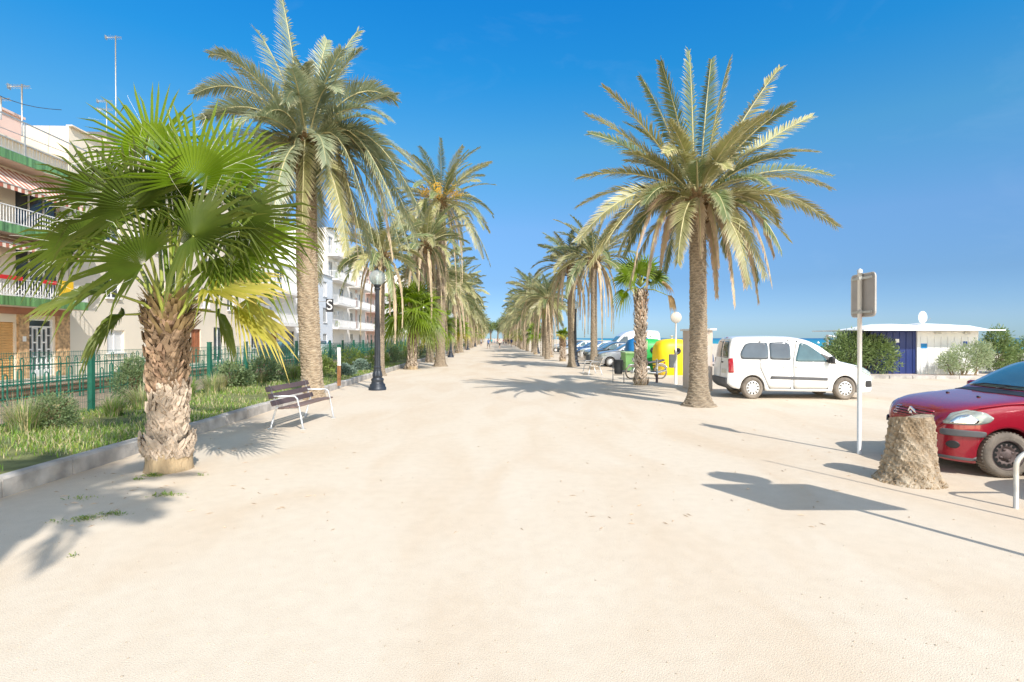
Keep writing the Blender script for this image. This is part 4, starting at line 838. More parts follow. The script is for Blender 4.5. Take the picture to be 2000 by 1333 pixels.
# placed by its near-side wheels
rw, fw = Vector((469*15.78/FPX, 15.78, 0)), Vector((649*15.55/FPX, 15.55, 0))
ang = atan2(fw.y-rw.y, fw.x-rw.x); hd = Vector((cos(ang), sin(ang), 0)); nrm_ = Vector((-sin(ang), cos(ang), 0))
mid_ = (rw+fw)/2; sc_ = (fw-rw).length/2.73
van_o = mid_+hd*(2.73/2+.92)*1.0*sc_+nrm_*.83*sc_; van = van_berl((van_o.x, van_o.y, 0), ang+pi, 'white passenger van with dusty wheels parked side-on behind the large date palm')
van.scale = (sc_, sc_, 1.03)
print('van scale', sc_, 'angle', ang)
def car_small(loc, rz, label, paint, style='steel', front=True, emblem=True, tyre=M_tyre_dusty, kw=C3, lampm=M_lamp, group=None, lod=0, cat='car'):
    t = thing('parked_car', label, cat, loc, rz, group); b_ = finish_body(kw, 'body', paint, t)
    for sg in (1, -1):
        ax = dict(axis='side', sign=sg)
        if lod == 0:
            for po in ([(1.25, .26), (2.16, .24), (2.16, .98), (2.10, 1.42), (1.90, 1.40), (1.30, 1.0), (1.16, .6)], [(2.20, .26), (2.72, .28), (3.0, .68), (3.12, 1.05), (2.9, 1.38), (2.22, 1.42)]):
                cx_, cz_ = sum(p[0] for p in po)/len(po), sum(p[1] for p in po)/len(po)
                conform(b_, po, off=.003, m=M_dark, name='door_gap', parent=t, **ax)
                d = conform(b_, rnd_poly([(cx_+(x-cx_)*.98, cz_+(z-cz_)*.98) for x, z in po], .08), off=.007, m=paint, name='door', parent=t, **ax)
                conform(b_, rnd_poly([(cx_+.12, .82), (cx_+.3, .82), (cx_+.3, .85), (cx_+.12, .85)], .01, 2), off=.028, m=paint, name='door_handle', parent=d, rings=2, **ax)
            conform(b_, rnd_poly([(1.1, .46), (3.0, .48), (3.0, .56), (1.12, .54)], .02), off=.02, m=M_grey, name='side_moulding', parent=t, **ax)
        conform(b_, rnd_poly([(1.36, 1.0), (2.12, 1.01), (2.08, 1.39), (1.86, 1.36)], .05), off=.011, m=M_glass_blue, name='side_window', parent=t, **ax)
        conform(b_, rnd_poly([(2.20, 1.02), (3.10, 1.06), (2.92, 1.32), (2.22, 1.39)], .06), off=.011, m=M_glass_grey, name='side_window', parent=t, **ax)
        hl = conform(b_, rnd_poly([(.075, .66), (.36, .665), (.50, .70), (.56, .76), (.46, .83), (.30, .855), (.16, .80)], .03), off=.008, m=lampm, name='headlight', parent=t, **ax)
        if lod == 0: conform(b_, rnd_poly([(.12, .67), (.36, .675), (.40, .72), (.30, .80), (.20, .77)], .03), off=.0135, m=M_chrome, name='reflector', parent=hl, thick=.004, **ax)
        conform(b_, rnd_poly([(3.55, .72), (3.72, .72), (3.62, 1.1), (3.48, 1.1)], .03), off=.01, m=M_red, name='taillight', parent=t, **ax)
        if lod == 0: conform(b_, rnd_poly([(.07, .515), (.44, .515), (.46, .585), (.08, .60)], .03), off=.03, m=M_grey, name='bumper_strip', parent=t, thick=.03, **ax)
        if lod == 0:
            f_ = conform(b_, [(.15+.055*cos(a), .40+.05*sin(a)) for a in [2*pi*k/16 for k in range(16)]], off=.006, m=M_black, name='fog_light_recess', parent=t, **ax)
            conform(b_, rnd_poly([(.05, .215), (.40, .20), (.40, .235), (.05, .25)], .01), off=.012, m=M_grey, name='lower_lip', parent=t, **ax)
        m = MB(); m.box((1.50, sg*.93, 1.06), (.10, .17, .13), 0, Matrix.Rotation(sg*.2, 3, 'Z'), .045); m.box((1.54, sg*.84, 1.02), (.05, .10, .04)); m.build('wing_mirror', paint, t)
        for wx in kw['wheels']: wheel(t, (wx, sg*(kw['width'][5][1]-.11), kw['sillz']), .29*kw['sillz']/.295, .185, style, sg, tyre)
    L_ = kw['L']
    zt_ = pchip(*zip(*kw['top'])); zr = max(z for x, z in kw['top'])
    conform(b_, rnd_poly([(-.68, 1.075), (.68, 1.075), (.56, zr-.10), (-.56, zr-.10)], .07), 'front', .008, M_glass_blue, 'windscreen', t)
    conform(b_, rnd_poly([(-.58, 1.05), (.58, 1.05), (.46, zr-.14), (-.46, zr-.14)], .07), 'rear', .008, M_glass, 'rear_window', t)
    if lod == 0:
        conform(b_, rnd_poly([(1.06, -.68), (1.16, -.68), (1.17, 0), (1.16, .68), (1.06, .68), (.99, 0)], .02), 'top', .006, M_black, 'cowl', t)
        for s_ in (-.05, .42):
            m = MB(); m.tube([(1.12, s_, 1.085), (1.19, s_-.15, 1.125), (1.22, s_-.58, 1.125)], .009, 5); m.build('wiper', M_black, t)
        for s_ in (-.3, .3):
            m = MB(); m.box((.72, s_, zt_(.72)+.006), (.03, .045, .018), 0, None, .006); m.build('washer_nozzle', M_black, t)
        # grille: three slats each side of the nose, emblem in the middle
        m = MB()
        conform(b_, rnd_poly([(-.42, .66), (.42, .66), (.40, .80), (-.40, .80)], .03), 'front', .003, M_dark, 'grille_recess', t)
        for z in (.675, .71, .745, .78): conform(b_, rnd_poly([(-.40, z-.010), (.40, z-.010), (.39, z+.011), (-.39, z+.011)], .006, 2), 'front', .014, paint, 'grille_slat', t, mb=m, rings=3)
        m.build('grille', paint, t, recalc=True)
        conform(b_, rnd_poly([(-.44, .50), (.44, .50), (.44, .585), (-.44, .585)], .03), 'front', .03, M_grey, 'bumper_strip', t, thick=.03)
        conform(b_, rnd_poly([(-.30, .30), (.30, .30), (.30, .43), (-.30, .43)], .04), 'front', .006, M_black, 'air_intake', t)
        if emblem:
            m = MB(); r0 = b_.ray_cast(Vector((-5, 0, .74)), Vector((1, 0, 0)))[0]
            for k in range(2):
                zc = .675+k*.062
                for sg in (-1, 1):
                    a, b2 = Vector((-.014, 0, zc+.075)), Vector((.012, sg*.095, zc)); w_ = Vector((.004, 0, -.032)); th = Vector((.02, 0, 0))
                    xo = Vector((r0.x-.022, 0, 0)); q = [a+xo, b2+xo, b2+w_*.8+xo, a+w_+xo]
                    m.add(q+[p+th for p in q], [(0, 1, 2, 3), (7, 6, 5, 4), (0, 4, 5, 1), (1, 5, 6, 2), (2, 6, 7, 3), (3, 7, 4, 0)])
            m.build('emblem', M_chrome, t, recalc=True)
    else: conform(b_, rnd_poly([(-.36, .55), (.36, .55), (.36, .72), (-.36, .72)], .03), 'front', .006, M_black, 'grille', t)
    return t
M_redpaint = mat('red_car_paint', (0.31, 0.008, 0.024), 0.25, .15, var=.06, coat=1.0)
M_darkred = mat('dark_red_car_paint', (0.26, 0.010, 0.03), 0.25, .15, var=.06, coat=1.0)
redcar = car_small((5.66, 7.68, 0), radians(-6), 'red hatchback with steel wheels parked nose to the palm stump', M_redpaint)
copy2 = car_small((5.98, 5.02, 0), radians(2), 'dark red car at the right picture edge, mostly out of view behind the steel hoop', M_darkred, emblem=False)
SUV = dict(C3); SUV['top'] = [(x*4.2/3.85, z*1.06) for x, z in C3['top']]; SUV['belt'] = [(x*4.2/3.85, z*1.06) for x, z in C3['belt']]
# parked row behind the right-hand palms
M_pw = mat('car_paint_white', (.76, .76, .76), .25, var=.03, coat=.8); M_ps = mat('car_paint_silver', (.42, .43, .45), .3, .5, var=.05, coat=.8)
M_pg = mat('car_paint_graphite', (.07, .08, .09), .3, .4, var=.05, coat=.8); M_pb = mat('car_paint_blue', (.03, .09, .22), .3, .3, var=.05, coat=.8)
row = [(31.0, 5.5, M_pw, 'white compact car parked behind the date palm trunk and black bin'), (34.2, 4.6, M_ps, 'silver car parked just right of the lamp post on the right side'), (37.4, 4.25, M_pg, 'graphite car parked directly beyond the silver car'),
       (41.5, 4.7, M_ps, 'second silver car, beyond the graphite car in the row on the right'), (45.5, 4.9, M_pw, 'white car parked beyond the stubby fan palm'), (50, 4.7, M_pb, 'blue car parked in the distant right row'), (55, 4.5, M_pw, 'white car in the distant row, beyond the blue car'), (61, 4.3, M_pg, 'dark car near the far end of the parked row'), (68, 4.0, M_ps, 'silver car at the far end of the parked row')]
for D, x, p_, lab in row: car_small((x+.8, D, 0), radians(rr.uniform(-4, 4)), lab, p_, 'cap', tyre=M_tyre, lod=1, group='cars parked behind the right row of palms')
car_small((8.4, 33.0, 0), radians(4), 'dark blue car glimpsed between the masonry block and the white van', M_pb, 'cap', tyre=M_tyre, lod=1)
copyv = dict(VAN)
def tall_van(loc, rz, label):
    k = dict(VAN); k['top'] = [(x*1.25, z if z < .9 else .9+(z-.9)*1.75) for x, z in VAN['top']]; k['belt'] = [(x*1.25, z*1.15) for x, z in VAN['belt']]; k['width'] = [(x*1.25, y*1.12) for x, y in VAN['width']]
    k['bottom'] = [(x*1.25, z*1.1) for x, z in VAN['bottom']]; k['L'] = 4.38*1.25; k['wheels'] = (1.0, 4.4); k['tumble'] = .12
    t = thing('parked_van', label, 'van', loc, rz); b_ = finish_body(k, 'body', M_pw, t)
    for sg in (1, -1):
        conform(b_, rnd_poly([(1.55, 1.35), (2.5, 1.35), (2.5, 1.95), (2.2, 1.95)], .06), 'side', .01, M_glass, 'side_window', t, sign=sg)
        conform(b_, rnd_poly([(3.0, 1.45), (4.2, 1.45), (4.2, 1.9), (3.0, 1.9)], .06), 'side', .01, M_glass_grey, 'side_window', t, sign=sg)
        for wx in k['wheels']: wheel(t, (wx, sg*.88, .33), .33, .2, 'cap', sg, M_tyre)
    conform(b_, rnd_poly([(-.75, 1.3), (.75, 1.3), (.66, 1.95), (-.66, 1.95)], .08), 'front', .01, M_glass_blue, 'windscreen', t)
    conform(b_, rnd_poly([(-.6, .6), (.6, .6), (.6, .85), (-.6, .85)], .05), 'front', .01, M_black, 'grille', t)
tall_van((7.2, 46.0, 0), radians(6), 'tall white high-roofed van behind the white compact car')
# cars on the left street, seen through the fence
for i, (D, p_, lab) in enumerate([(44, M_pg, 'dark car parked on the left street far behind the fence'), (56, M_pw, 'white car parked on the far part of the left street')]):
    car_small((lx(-18.6, D), D, .06), radians(90+1.9), lab, p_, 'cap', tyre=M_tyre, lod=1, group='cars on the left street')
# motorcycle
def moto():
    c_ = P(1262, 741); t = thing('motorcycle', 'black and silver motorcycle parked behind the ragged fan palm trunk', 'motorcycle', c_, 0)
    for nm, x, R in (('front_wheel', -.66, .30), ('rear_wheel', .66, .31)):
        m = MB(); N_ = 28
        m.lathe([(R-.045, -.04), (R, -.03), (R+.004, 0), (R, .03), (R-.045, .04)], N_, (0, 0, 0), 0, 'y', cap=False)
        o = m.build(nm, M_tyre_dusty, t, loc=(x, 0, R)); s_ = MB(); s_.lathe([(R-.045, -.02), (R-.06, 0), (R-.045, .02)], N_, (0, 0, 0), 0, 'y', cap=False); s_.lathe([(.04, -.06), (.04, .06)], 12, (0, 0, 0), 0, 'y')
        for k in range(12): a = k*pi/6; s_.tube([(0, 0, 0), (cos(a)*(R-.05), 0, sin(a)*(R-.05))], .004, 4)
        s_.build('rim', M_galv, o)
    m = MB()
    for y in (-.09, .09): m.tube([(-.66, y, .30), (-.42, y, .86)], .024, 8)
    m.build('fork', M_galv, t); m = MB(); m.tube([(-.44, 0, .84), (-.30, 0, .62), (.0, 0, .36), (.3, 0, .34), (.42, 0, .58), (-.36, 0, .72)], .025, 6); m.tube([(.3, .1, .34), (.66, .1, .31)], .025, 6); m.tube([(.3, -.1, .34), (.66, -.1, .31)], .025, 6); m.build('frame', M_black, t)
    m = MB(); m.box((-.02, 0, .42), (.34, .26, .30), 0, None, .06); m.lathe([(.11, -.17), (.12, -.15), (.12, .15), (.11, .17)], 16, (.05, 0, .38), 0, 'y'); m.build('engine', M_galv, t)
    m = MB(); m.box((-.14, 0, .74), (.44, .26, .20), 0, Matrix.Rotation(-.15, 3, 'Y'), .08); m.build('fuel_tank', M_black, t)
    m = MB(); m.box((.33, 0, .74), (.62, .24, .10), 0, Matrix.Rotation(-.12, 3, 'Y'), .045); m.box((.70, 0, .80), (.28, .18, .08), 0, Matrix.Rotation(-.25, 3, 'Y'), .03); m.build('seat', M_black, t)
    m = MB(); m.tube([(-.42, -.36, .98), (-.46, -.2, 1.0), (-.42, 0, .94), (-.46, .2, 1.0), (-.42, .36, .98)], .014, 6); m.build('handlebar', M_black, t)
    m = MB(); m.lathe([(.09, -.50), (.11, -.56), (.08, -.62), (.001, -.63)], 16, (0, 0, .84), 0, 'x'); m.build('headlight', M_lamp, t)
    m = MB(); m.tube([(.0, -.14, .30), (.4, -.16, .28), (.85, -.17, .40)], [.03, .04, .05], 10); m.build('exhaust', M_chrome, t)
    m = MB(); pts = [(.66+.36*cos(a), 0, .31+.36*sin(a)) for a in (.5, .9, 1.3, 1.7, 2.1)]; m.tube(pts, .035, 6); pts = [(-.66+.34*cos(a), 0, .30+.34*sin(a)) for a in (.9, 1.3, 1.7, 2.1)]; m.tube(pts, .03, 6); m.build('mudguards', M_ps, t)
    m = MB(); m.box((.86, 0, .70), (.04, .10, .07), 0, None, .01); m.build('taillight', M_red, t)
    t.rotation_euler.z = .18
moto()
# ------------------------------------------------ street furniture
M_globe = glass_mat('lamp_globe_glass', (0.62, 0.64, 0.66), 0.42, 0.06)
def lamp(x, D, label, group='black lamp posts with glass globes', proto=[None]):
    if proto[0] is not None: return copy_tree(proto[0], (x, D, 0), 0, label)
    t = thing('street_lamp', label, 'street lamp', (x, D, 0), 0, group); proto[0] = t
    m = MB(); m.lathe([(.30, 0), (.30, .09), (.27, .11), (.26, .20), (.22, .22), (.20, .30), (.22, .35), (.21, .39), (.15, .43)], 16); m.build('base', M_darkmet, t)
    m = MB(); n = 24; prof = [(.15, .43), (.165, .50), (.15, .58), (.125, .66), (.115, .74), (.13, .77), (.13, .79), (.105, .82), (.10, 1.0), (.085, 2.0), (.068, 3.2), (.068, 3.42), (.10, 3.46), (.10, 3.50), (.075, 3.52), (.12, 3.58), (.13, 3.62)]
    vs_ = []
    for r_, z in prof:
        for j in range(n): q = r_*(1.04 if j % 2 else .94) if .42 < z < 3.45 else r_; a = 2*pi*j/n; vs_.append((q*cos(a), q*sin(a), z))
    m.add(vs_, [(i*n+j, i*n+(j+1) % n, (i+1)*n+(j+1) % n, (i+1)*n+j) for i in range(len(prof)-1) for j in range(n)], 0); m.build('post', M_darkmet, t)
    m = MB(); m.lathe([(.12, -.24)]+[(.27*cos(a), .27*sin(a)) for a in [-1.08+2.6*k/16 for k in range(17)]]+[(.001, .275)], 28, (0, 0, 3.86)); g = m.build('globe', M_globe, t)
    m = MB(); m.lathe([(.035, 3.62), (.035, 3.74), (.05, 3.76), (.05, 3.92), (.001, 3.95)], 12); m.build('bulb', M_white, g)
    m = MB(); m.lathe([(.04, 4.12), (.04, 4.15), (.001, 4.19)], 10); m.build('finial', M_darkmet, t)
    return t
for D, off, lab in ((18.5, -4.02, 'nearest black lamp post with glass globe, on the left side of the promenade'), (50.0, -4.05, 'black lamp post with glass globe on the left, beyond the small fan palm'), (81, -3.95, 'third black lamp post on the left, small and far'), (113, -4.0, 'farthest black lamp post on the left'),
                    (34.0, 5.12, 'nearest black lamp post on the right, beside the flaking palm trunk'), (62, 5.0, 'second black lamp post on the right, left of the slim fan palms'), (89, 5.1, 'third black lamp post on the right, small and far'), (118, 5.0, 'farthest black lamp post on the right')):
    lamp(lx(off, D), D, lab)
M_plank = mat('bench_plank', (0.10, 0.068, 0.068), 0.5, var=.3, scale=3, stretch=(1, .15, 1), bump=.25)
M_seatplank = mat('bench_seat_plank', (0.19, 0.13, 0.115), 0.5, var=.3, scale=3, stretch=(1, .15, 1), bump=.25)
M_alu = mat('bench_frame_metal', (0.60, 0.60, 0.60), 0.35, .5, var=.08)
def bench(loc, rz, label, wood=(M_plank, M_seatplank), group='wooden benches on the promenade'):
    """length along local y, sitting side facing +x"""
    t = thing('bench', label, 'bench', loc, rz, group)
    bdx, bdz = -.10, .30     # back lean
    for k in range(3): m = MB(); m.box((.0, 0, 0), (.032, 1.80, .105), 0, None, .008); o = m.build('back_slat', wood[0], t, loc=(-.055-.052*k, 0, .515+.135*k)); o.rotation_euler = (0, -.36, 0)
    for k in range(3): m = MB(); m.box((0, 0, 0), (.105, 1.80, .032), 0, None, .008); m.build('seat_slat', wood[1], t, loc=(.12+.125*k, 0, .425+.012*k))
    for y in (-.74, .74):
        m = MB(); m.tube([(-.16, y, 0), (-.045, y, .40), (-.03, y, .44), (-.19, y, .86)], .020, 8); m.tube([(-.06, y, .405), (.42, y, .43)], .018, 8)
        m.tube([(.50, y, 0), (.42, y, .42), (.38, y, .60), (.33, y, .645), (-.11, y, .64)], .019, 8); m.box((-.16, y, .008), (.09, .06, .016)); m.box((.50, y, .008), (.09, .06, .016)); m.build('side_frame', M_alu, t)
    return t
bench((-4.52, 11.25, 0), radians(-4), 'dark slatted bench with silver frame in front of the tall silvery date palm')
bench((lx(5.0, 26.5), 26.5, 0), pi+.05, 'pale bench facing the promenade beside the thin date palm on the right', (mat('pale_plank', (.55, .48, .40), .7, var=.2), mat('pale_plank2', (.6, .52, .42), .7, var=.2)))
bench((lx(-4.5, 41.5), 41.5, 0), 0, 'small distant bench by the kerb on the left side')
# information post
c_ = Vector((-6.05, 18.8, .12)); t = thing('information_post', 'slim wooden post with a narrow white panel on the lawn edge', 'sign post', c_)
m = MB(); m.box((0, 0, .35), (.11, .09, .70), 0, None, .01); m.build('post', mat('rusty_post', (.34, .16, .07), .8, var=.3, scale=6), t)
m = MB(); m.box((0, 0, 1.02), (.12, .05, .66), 0, None, .01); m.build('panel', M_white, t); m = MB(); m.box((0, 0, 1.39), (.13, .07, .10), 0, None, .01); m.build('cap', M_greenpaint, t)
# sign seen edge-on
M_signback = mat('sign_back', (.40, .36, .33), .6, .3, var=.1); M_pole = mat('sign_pole_steel', (.66, .65, .62), .4, .35, var=.06, scale=5)
b_ = P(1679, 887); t = thing('sign_post', 'tall steel pole with a rectangular grey sign panel seen obliquely from behind', 'road sign', b_, radians(0))
m = MB(); m.tube([(0, 0, -.02), (0, 0, 2.80)], .032, 14); m.lathe([(.037, 2.78), (.037, 2.83), (.001, 2.85)], 14); m.build('pole', M_pole, t)
for nm, y0, y1, x0, x1 in (('sign_panel', .34, -.36, -.045, -.045),):
    for sg, yc in ((1, .0),):
        m = MB(); out = rnd_poly([(-.27, 2.12), (.27, 2.12), (.27, 2.76), (-.27, 2.76)], .06)
        n = len(out); vs_ = [(x, y, z) for x in (.045, .075) for y, z in out]; m.add(vs_, [tuple(range(n)), tuple(reversed(range(n, 2*n)))]+[(i, i+n, (i+1) % n+n, (i+1) % n) for i in range(n)])
        po = m.build('sign_panel', M_signback, t, recalc=True)
        m = MB(); rim = rnd_poly([(-.275, 2.115), (.275, 2.115), (.275, 2.765), (-.275, 2.765)], .062); m.tube([(.052, y, z) for y, z in rim]+[(.052, rim[0][0], rim[0][1])], .013, 6, cap=False); m.build('panel_rim', mat('sign_rim', (.5, .47, .44), .5, .3), po)
        for z_ in (2.70, 2.18):
            m = MB(); m.box((.032, 0, z_), (.02, .46, .035)); m.box((.0, 0, z_), (.075, .075, .045)); m.build('bracket', M_galv, t)
# big sign just outside the frame whose shadow lies on the sand
t = thing('sign_post', 'large road sign with rectangular board and disc, beyond the right picture edge', 'road sign', (4.62, 3.62, 0)); m = MB(); m.tube([(0, 0, 0), (0, 0, 3.6)], .035, 10); m.build('pole', M_pole, t)
m = MB(); o_ = rnd_poly([(-.77, 2.02), (.56, 2.02), (.56, 3.02), (-.77, 3.02)], .06); n = len(o_); m.add([(x, y, z) for y in (-.05, -.03) for x, z in o_], [tuple(range(n)), tuple(reversed(range(n, 2*n)))]+[(i, i+n, (i+1) % n+n, (i+1) % n) for i in range(n)]); m.build('board', M_white, t, recalc=True)
m = MB(); m.lathe([(.30, -.04), (.30, -.02)], 28, (0, 0, 3.32), 0, 'y'); m.build('disc', M_white, t)
t = thing('pole', 'thin bare steel pole beyond the right picture edge', 'pole', (5.62, 4.15, 0)); m = MB(); m.tube([(0, 0, 0), (0, 0, 3.75)], [.022, .014], 8); m.build('shaft', M_pole, t)
# hoop
t = thing('steel_hoop', 'bent steel bike hoop at the right picture edge in front of the dark red car', 'bike rack', P(1986, 994)); m = MB()
m.tube([(0, 0, -.02), (0, 0, .44)]+[(.17-.17*cos(a), 0, .44+.15*sin(a)) for a in [pi/2*k/6 for k in range(1, 7)]]+[(.62, 0, .59)]+[(.62+.17*sin(a), 0, .44+.15*cos(a)) for a in [pi/2*k/6 for k in range(1, 7)]]+[(.79, 0, -.02)], .024, 10); m.build('tube', mat('hoop_steel', (.62, .58, .52), .4, .35, var=.2, scale=7), t)
# masonry block with ledge, meter box, round sign, low posts
M_block = mat('block_plaster', (.62, .51, .43), .9, var=.08, scale=2, bump=.25)
t = thing('masonry_block', 'plastered utility block with flat white top behind the large date palm', 'utility block', (0, 0, 0)); a = P(1361, 764); bpt = P(1392, 764)
fw_ = (bpt.x-a.x); t.location = (a.x, a.y, 0); m = MB(); m.box((fw_/2, .75, 1.02), (fw_, 1.5, 2.04), 0, None, .012); m.build('wall', M_block, t); m = MB(); m.box((fw_/2+.02, .75, 2.075), (fw_+.18, 1.66, .07), 0, None, .012); m.build('top_slab', M_white, t)
m = MB(); m.box((fw_*.5, -.012, 1.0), (fw_*.7, .02, 1.1), 0, None, .004); m.build('hatch', mat('hatch_paint', (.60, .53, .48), .7, var=.05), t)
b_ = P(1320, 751); t = thing('round_sign', 'round white sign back on a pale pole left of the large palm trunk', 'road sign', b_); m = MB(); m.tube([(0, 0, 1.2), (0, 0, 2.75)], .03, 10); m.tube([(0, 0, 0), (0, 0, 1.22)], .055, 10); m.build('pole', mat('white_pole', (.74, .72, .68), .5, var=.06), t)
m = MB(); m.lathe([(.001, -.05), (.205, -.05), (.215, -.035), (.215, -.02), (.001, -.02)], 30, (0, 0, 2.58), 0, 'y'); m.build('disc', mat('disc_back', (.52, .49, .44), .5, var=.05), t)
m = MB(); m.box((-.14, 0, .90), (.22, .18, .52), 0, None, .012); m.build('meter_box', mat('meter_grey', (.30, .31, .32), .6, var=.1), t)
b_ = P(1283, 748); t = thing('bollard', 'short dark post standing in front of the motorcycle rear wheel', 'bollard', b_); m = MB(); m.tube([(0, 0, 0), (0, 0, .34)], .05, 10, 0); m.tube([(0, 0, .34), (0, 0, .92)], .042, 10, 1); m.lathe([(.044, .92), (.001, .95)], 10, (0, 0, 0), 1); m.build('post', [mat('bollard_brown', (.13, .09, .09), .8, var=.3), M_galv], t)
# recycling containers
def container(loc, s, col, label, rz=0.0, w_=1.5):
    t = thing('recycling_container', label, 'recycling container', loc, rz, 'recycling containers'); mm = mat('container_'+label.split()[0], col, .45, var=.1, scale=1.5)
    m = MB(); out = []
    prof = [(.62, 0), (.70, .12), (.74, .7), (.74, 1.0), (.70, 1.3), (.58, 1.5), (.34, 1.6), (0.0, 1.63)]; n = 28; vs_ = []
    for r_, z in prof:
        for j in range(n):
            a = 2*pi*j/n; ca, sa = cos(a), sin(a); q = (abs(ca)**4+abs(sa)**4)**-.25; vs_.append((r_*ca*q*w_/1.5*s, r_*sa*q*.85*s, z*s))
    m.add(vs_, [(i*n+j, i*n+(j+1) % n, (i+1)*n+(j+1) % n, (i+1)*n+j) for i in range(len(prof)-1) for j in range(n)], 0, smooth=True); m.build('shell', mm, t)
    m = MB(); m.lathe([(.15*s, -.63*s), (.15*s, -.67*s), (.10*s, -.67*s), (.001, -.62*s)], 18, (0, 0, 1.08*s), 0, 'y'); m.build('slot', M_black, t)
    m = MB(); m.tube([(0, 0, 1.6*s), (0, 0, 1.75*s)], .03, 6); m.tube([(-.1, 0, 1.75*s), (.1, 0, 1.75*s)], .025, 6); m.build('lifting_hook', M_galv, t)
container((7.85, 26.4, 0), 1.08, (.90, .62, .005), 'yellow container nearest the masonry block', .1, 1.65); container((7.3, 28.4, 0), 1.08, (.03, .40, .09), 'green domed container behind the yellow one'); container((7.5, 31.5, 0), 1.12, (.01, .16, .42), 'blue container farthest back, behind the ragged fan palm')
b_ = P(1229, 727); t = thing('wheelie_bin', 'light green wheeled bin left of the motorcycle', 'bin', b_, .15); M_bin = mat('bin_green', (.16, .34, .12), .5, var=.12)
m = MB(); vs_ = [(sx*w_, sy*d_, z) for w_, d_, z in ((.26, .25, .10), (.34, .36, 1.0)) for sx, sy in ((-1, -1), (1, -1), (1, 1), (-1, 1))]; m.add(vs_, [(3, 2, 1, 0), (4, 5, 6, 7), (0, 1, 5, 4), (1, 2, 6, 5), (2, 3, 7, 6), (3, 0, 4, 7)]); m.box((0, -.37, .97), (.70, .03, .07)); m.build('tub', M_bin, t)
m = MB(); m.box((0, 0, 1.04), (.74, .80, .06), 0, Matrix.Rotation(.05, 3, 'X'), .025); m.build('lid', mat('bin_lid', (.30, .42, .20), .5), t)
for sx in (-1, 1): m = MB(); m.lathe([(.10, -.03), (.10, .03)], 14, (sx*.30, .30, .10), 0, 'x'); m.build('wheel', M_black, t)
b_ = (P(1197, 748)+P(1219, 749))/2; t = thing('litter_bin', 'black bucket litter bin hanging in a tubular frame', 'litter bin', b_, .05); m = MB(); m.tube([(-.22, 0, 0), (-.22, 0, .80), (-.22, 0, .84)], .017, 8); m.tube([(.22, 0, 0), (.22, 0, .84)], .017, 8); m.tube([(-.22, 0, .32), (.22, 0, .32)], .015, 6); m.build('frame', mat('bin_frame', (.22, .21, .20), .5, .5), t)
m = MB(); m.lathe([(.15, .36), (.16, .40), (.19, .90), (.195, .92), (.18, .92), (.15, .42)], 24, cap=False); m.lathe([(.001, .365), (.15, .365)], 24, cap=False); m.build('bucket', mat('bin_black', (.035, .038, .042), .6, var=.2), t)
t = thing('planter', 'grey pot with green plant at the distant kerb on the left', 'planter', (lx(-4.35, 44.5), 44.5, 0)); m = MB(); m.lathe([(.26, 0), (.36, .75), (.38, .78), (.32, .78), (.30, .7), (.001, .68)], 18); m.build('pot', mat('pot_grey', (.32, .34, .36), .8), t); r = random.Random(3); m = MB(); leafcloud(m, r, (0, 0, 1.1), (.5, .5, .45), 500, .15, .06); m.build('foliage', M_shr2, t)
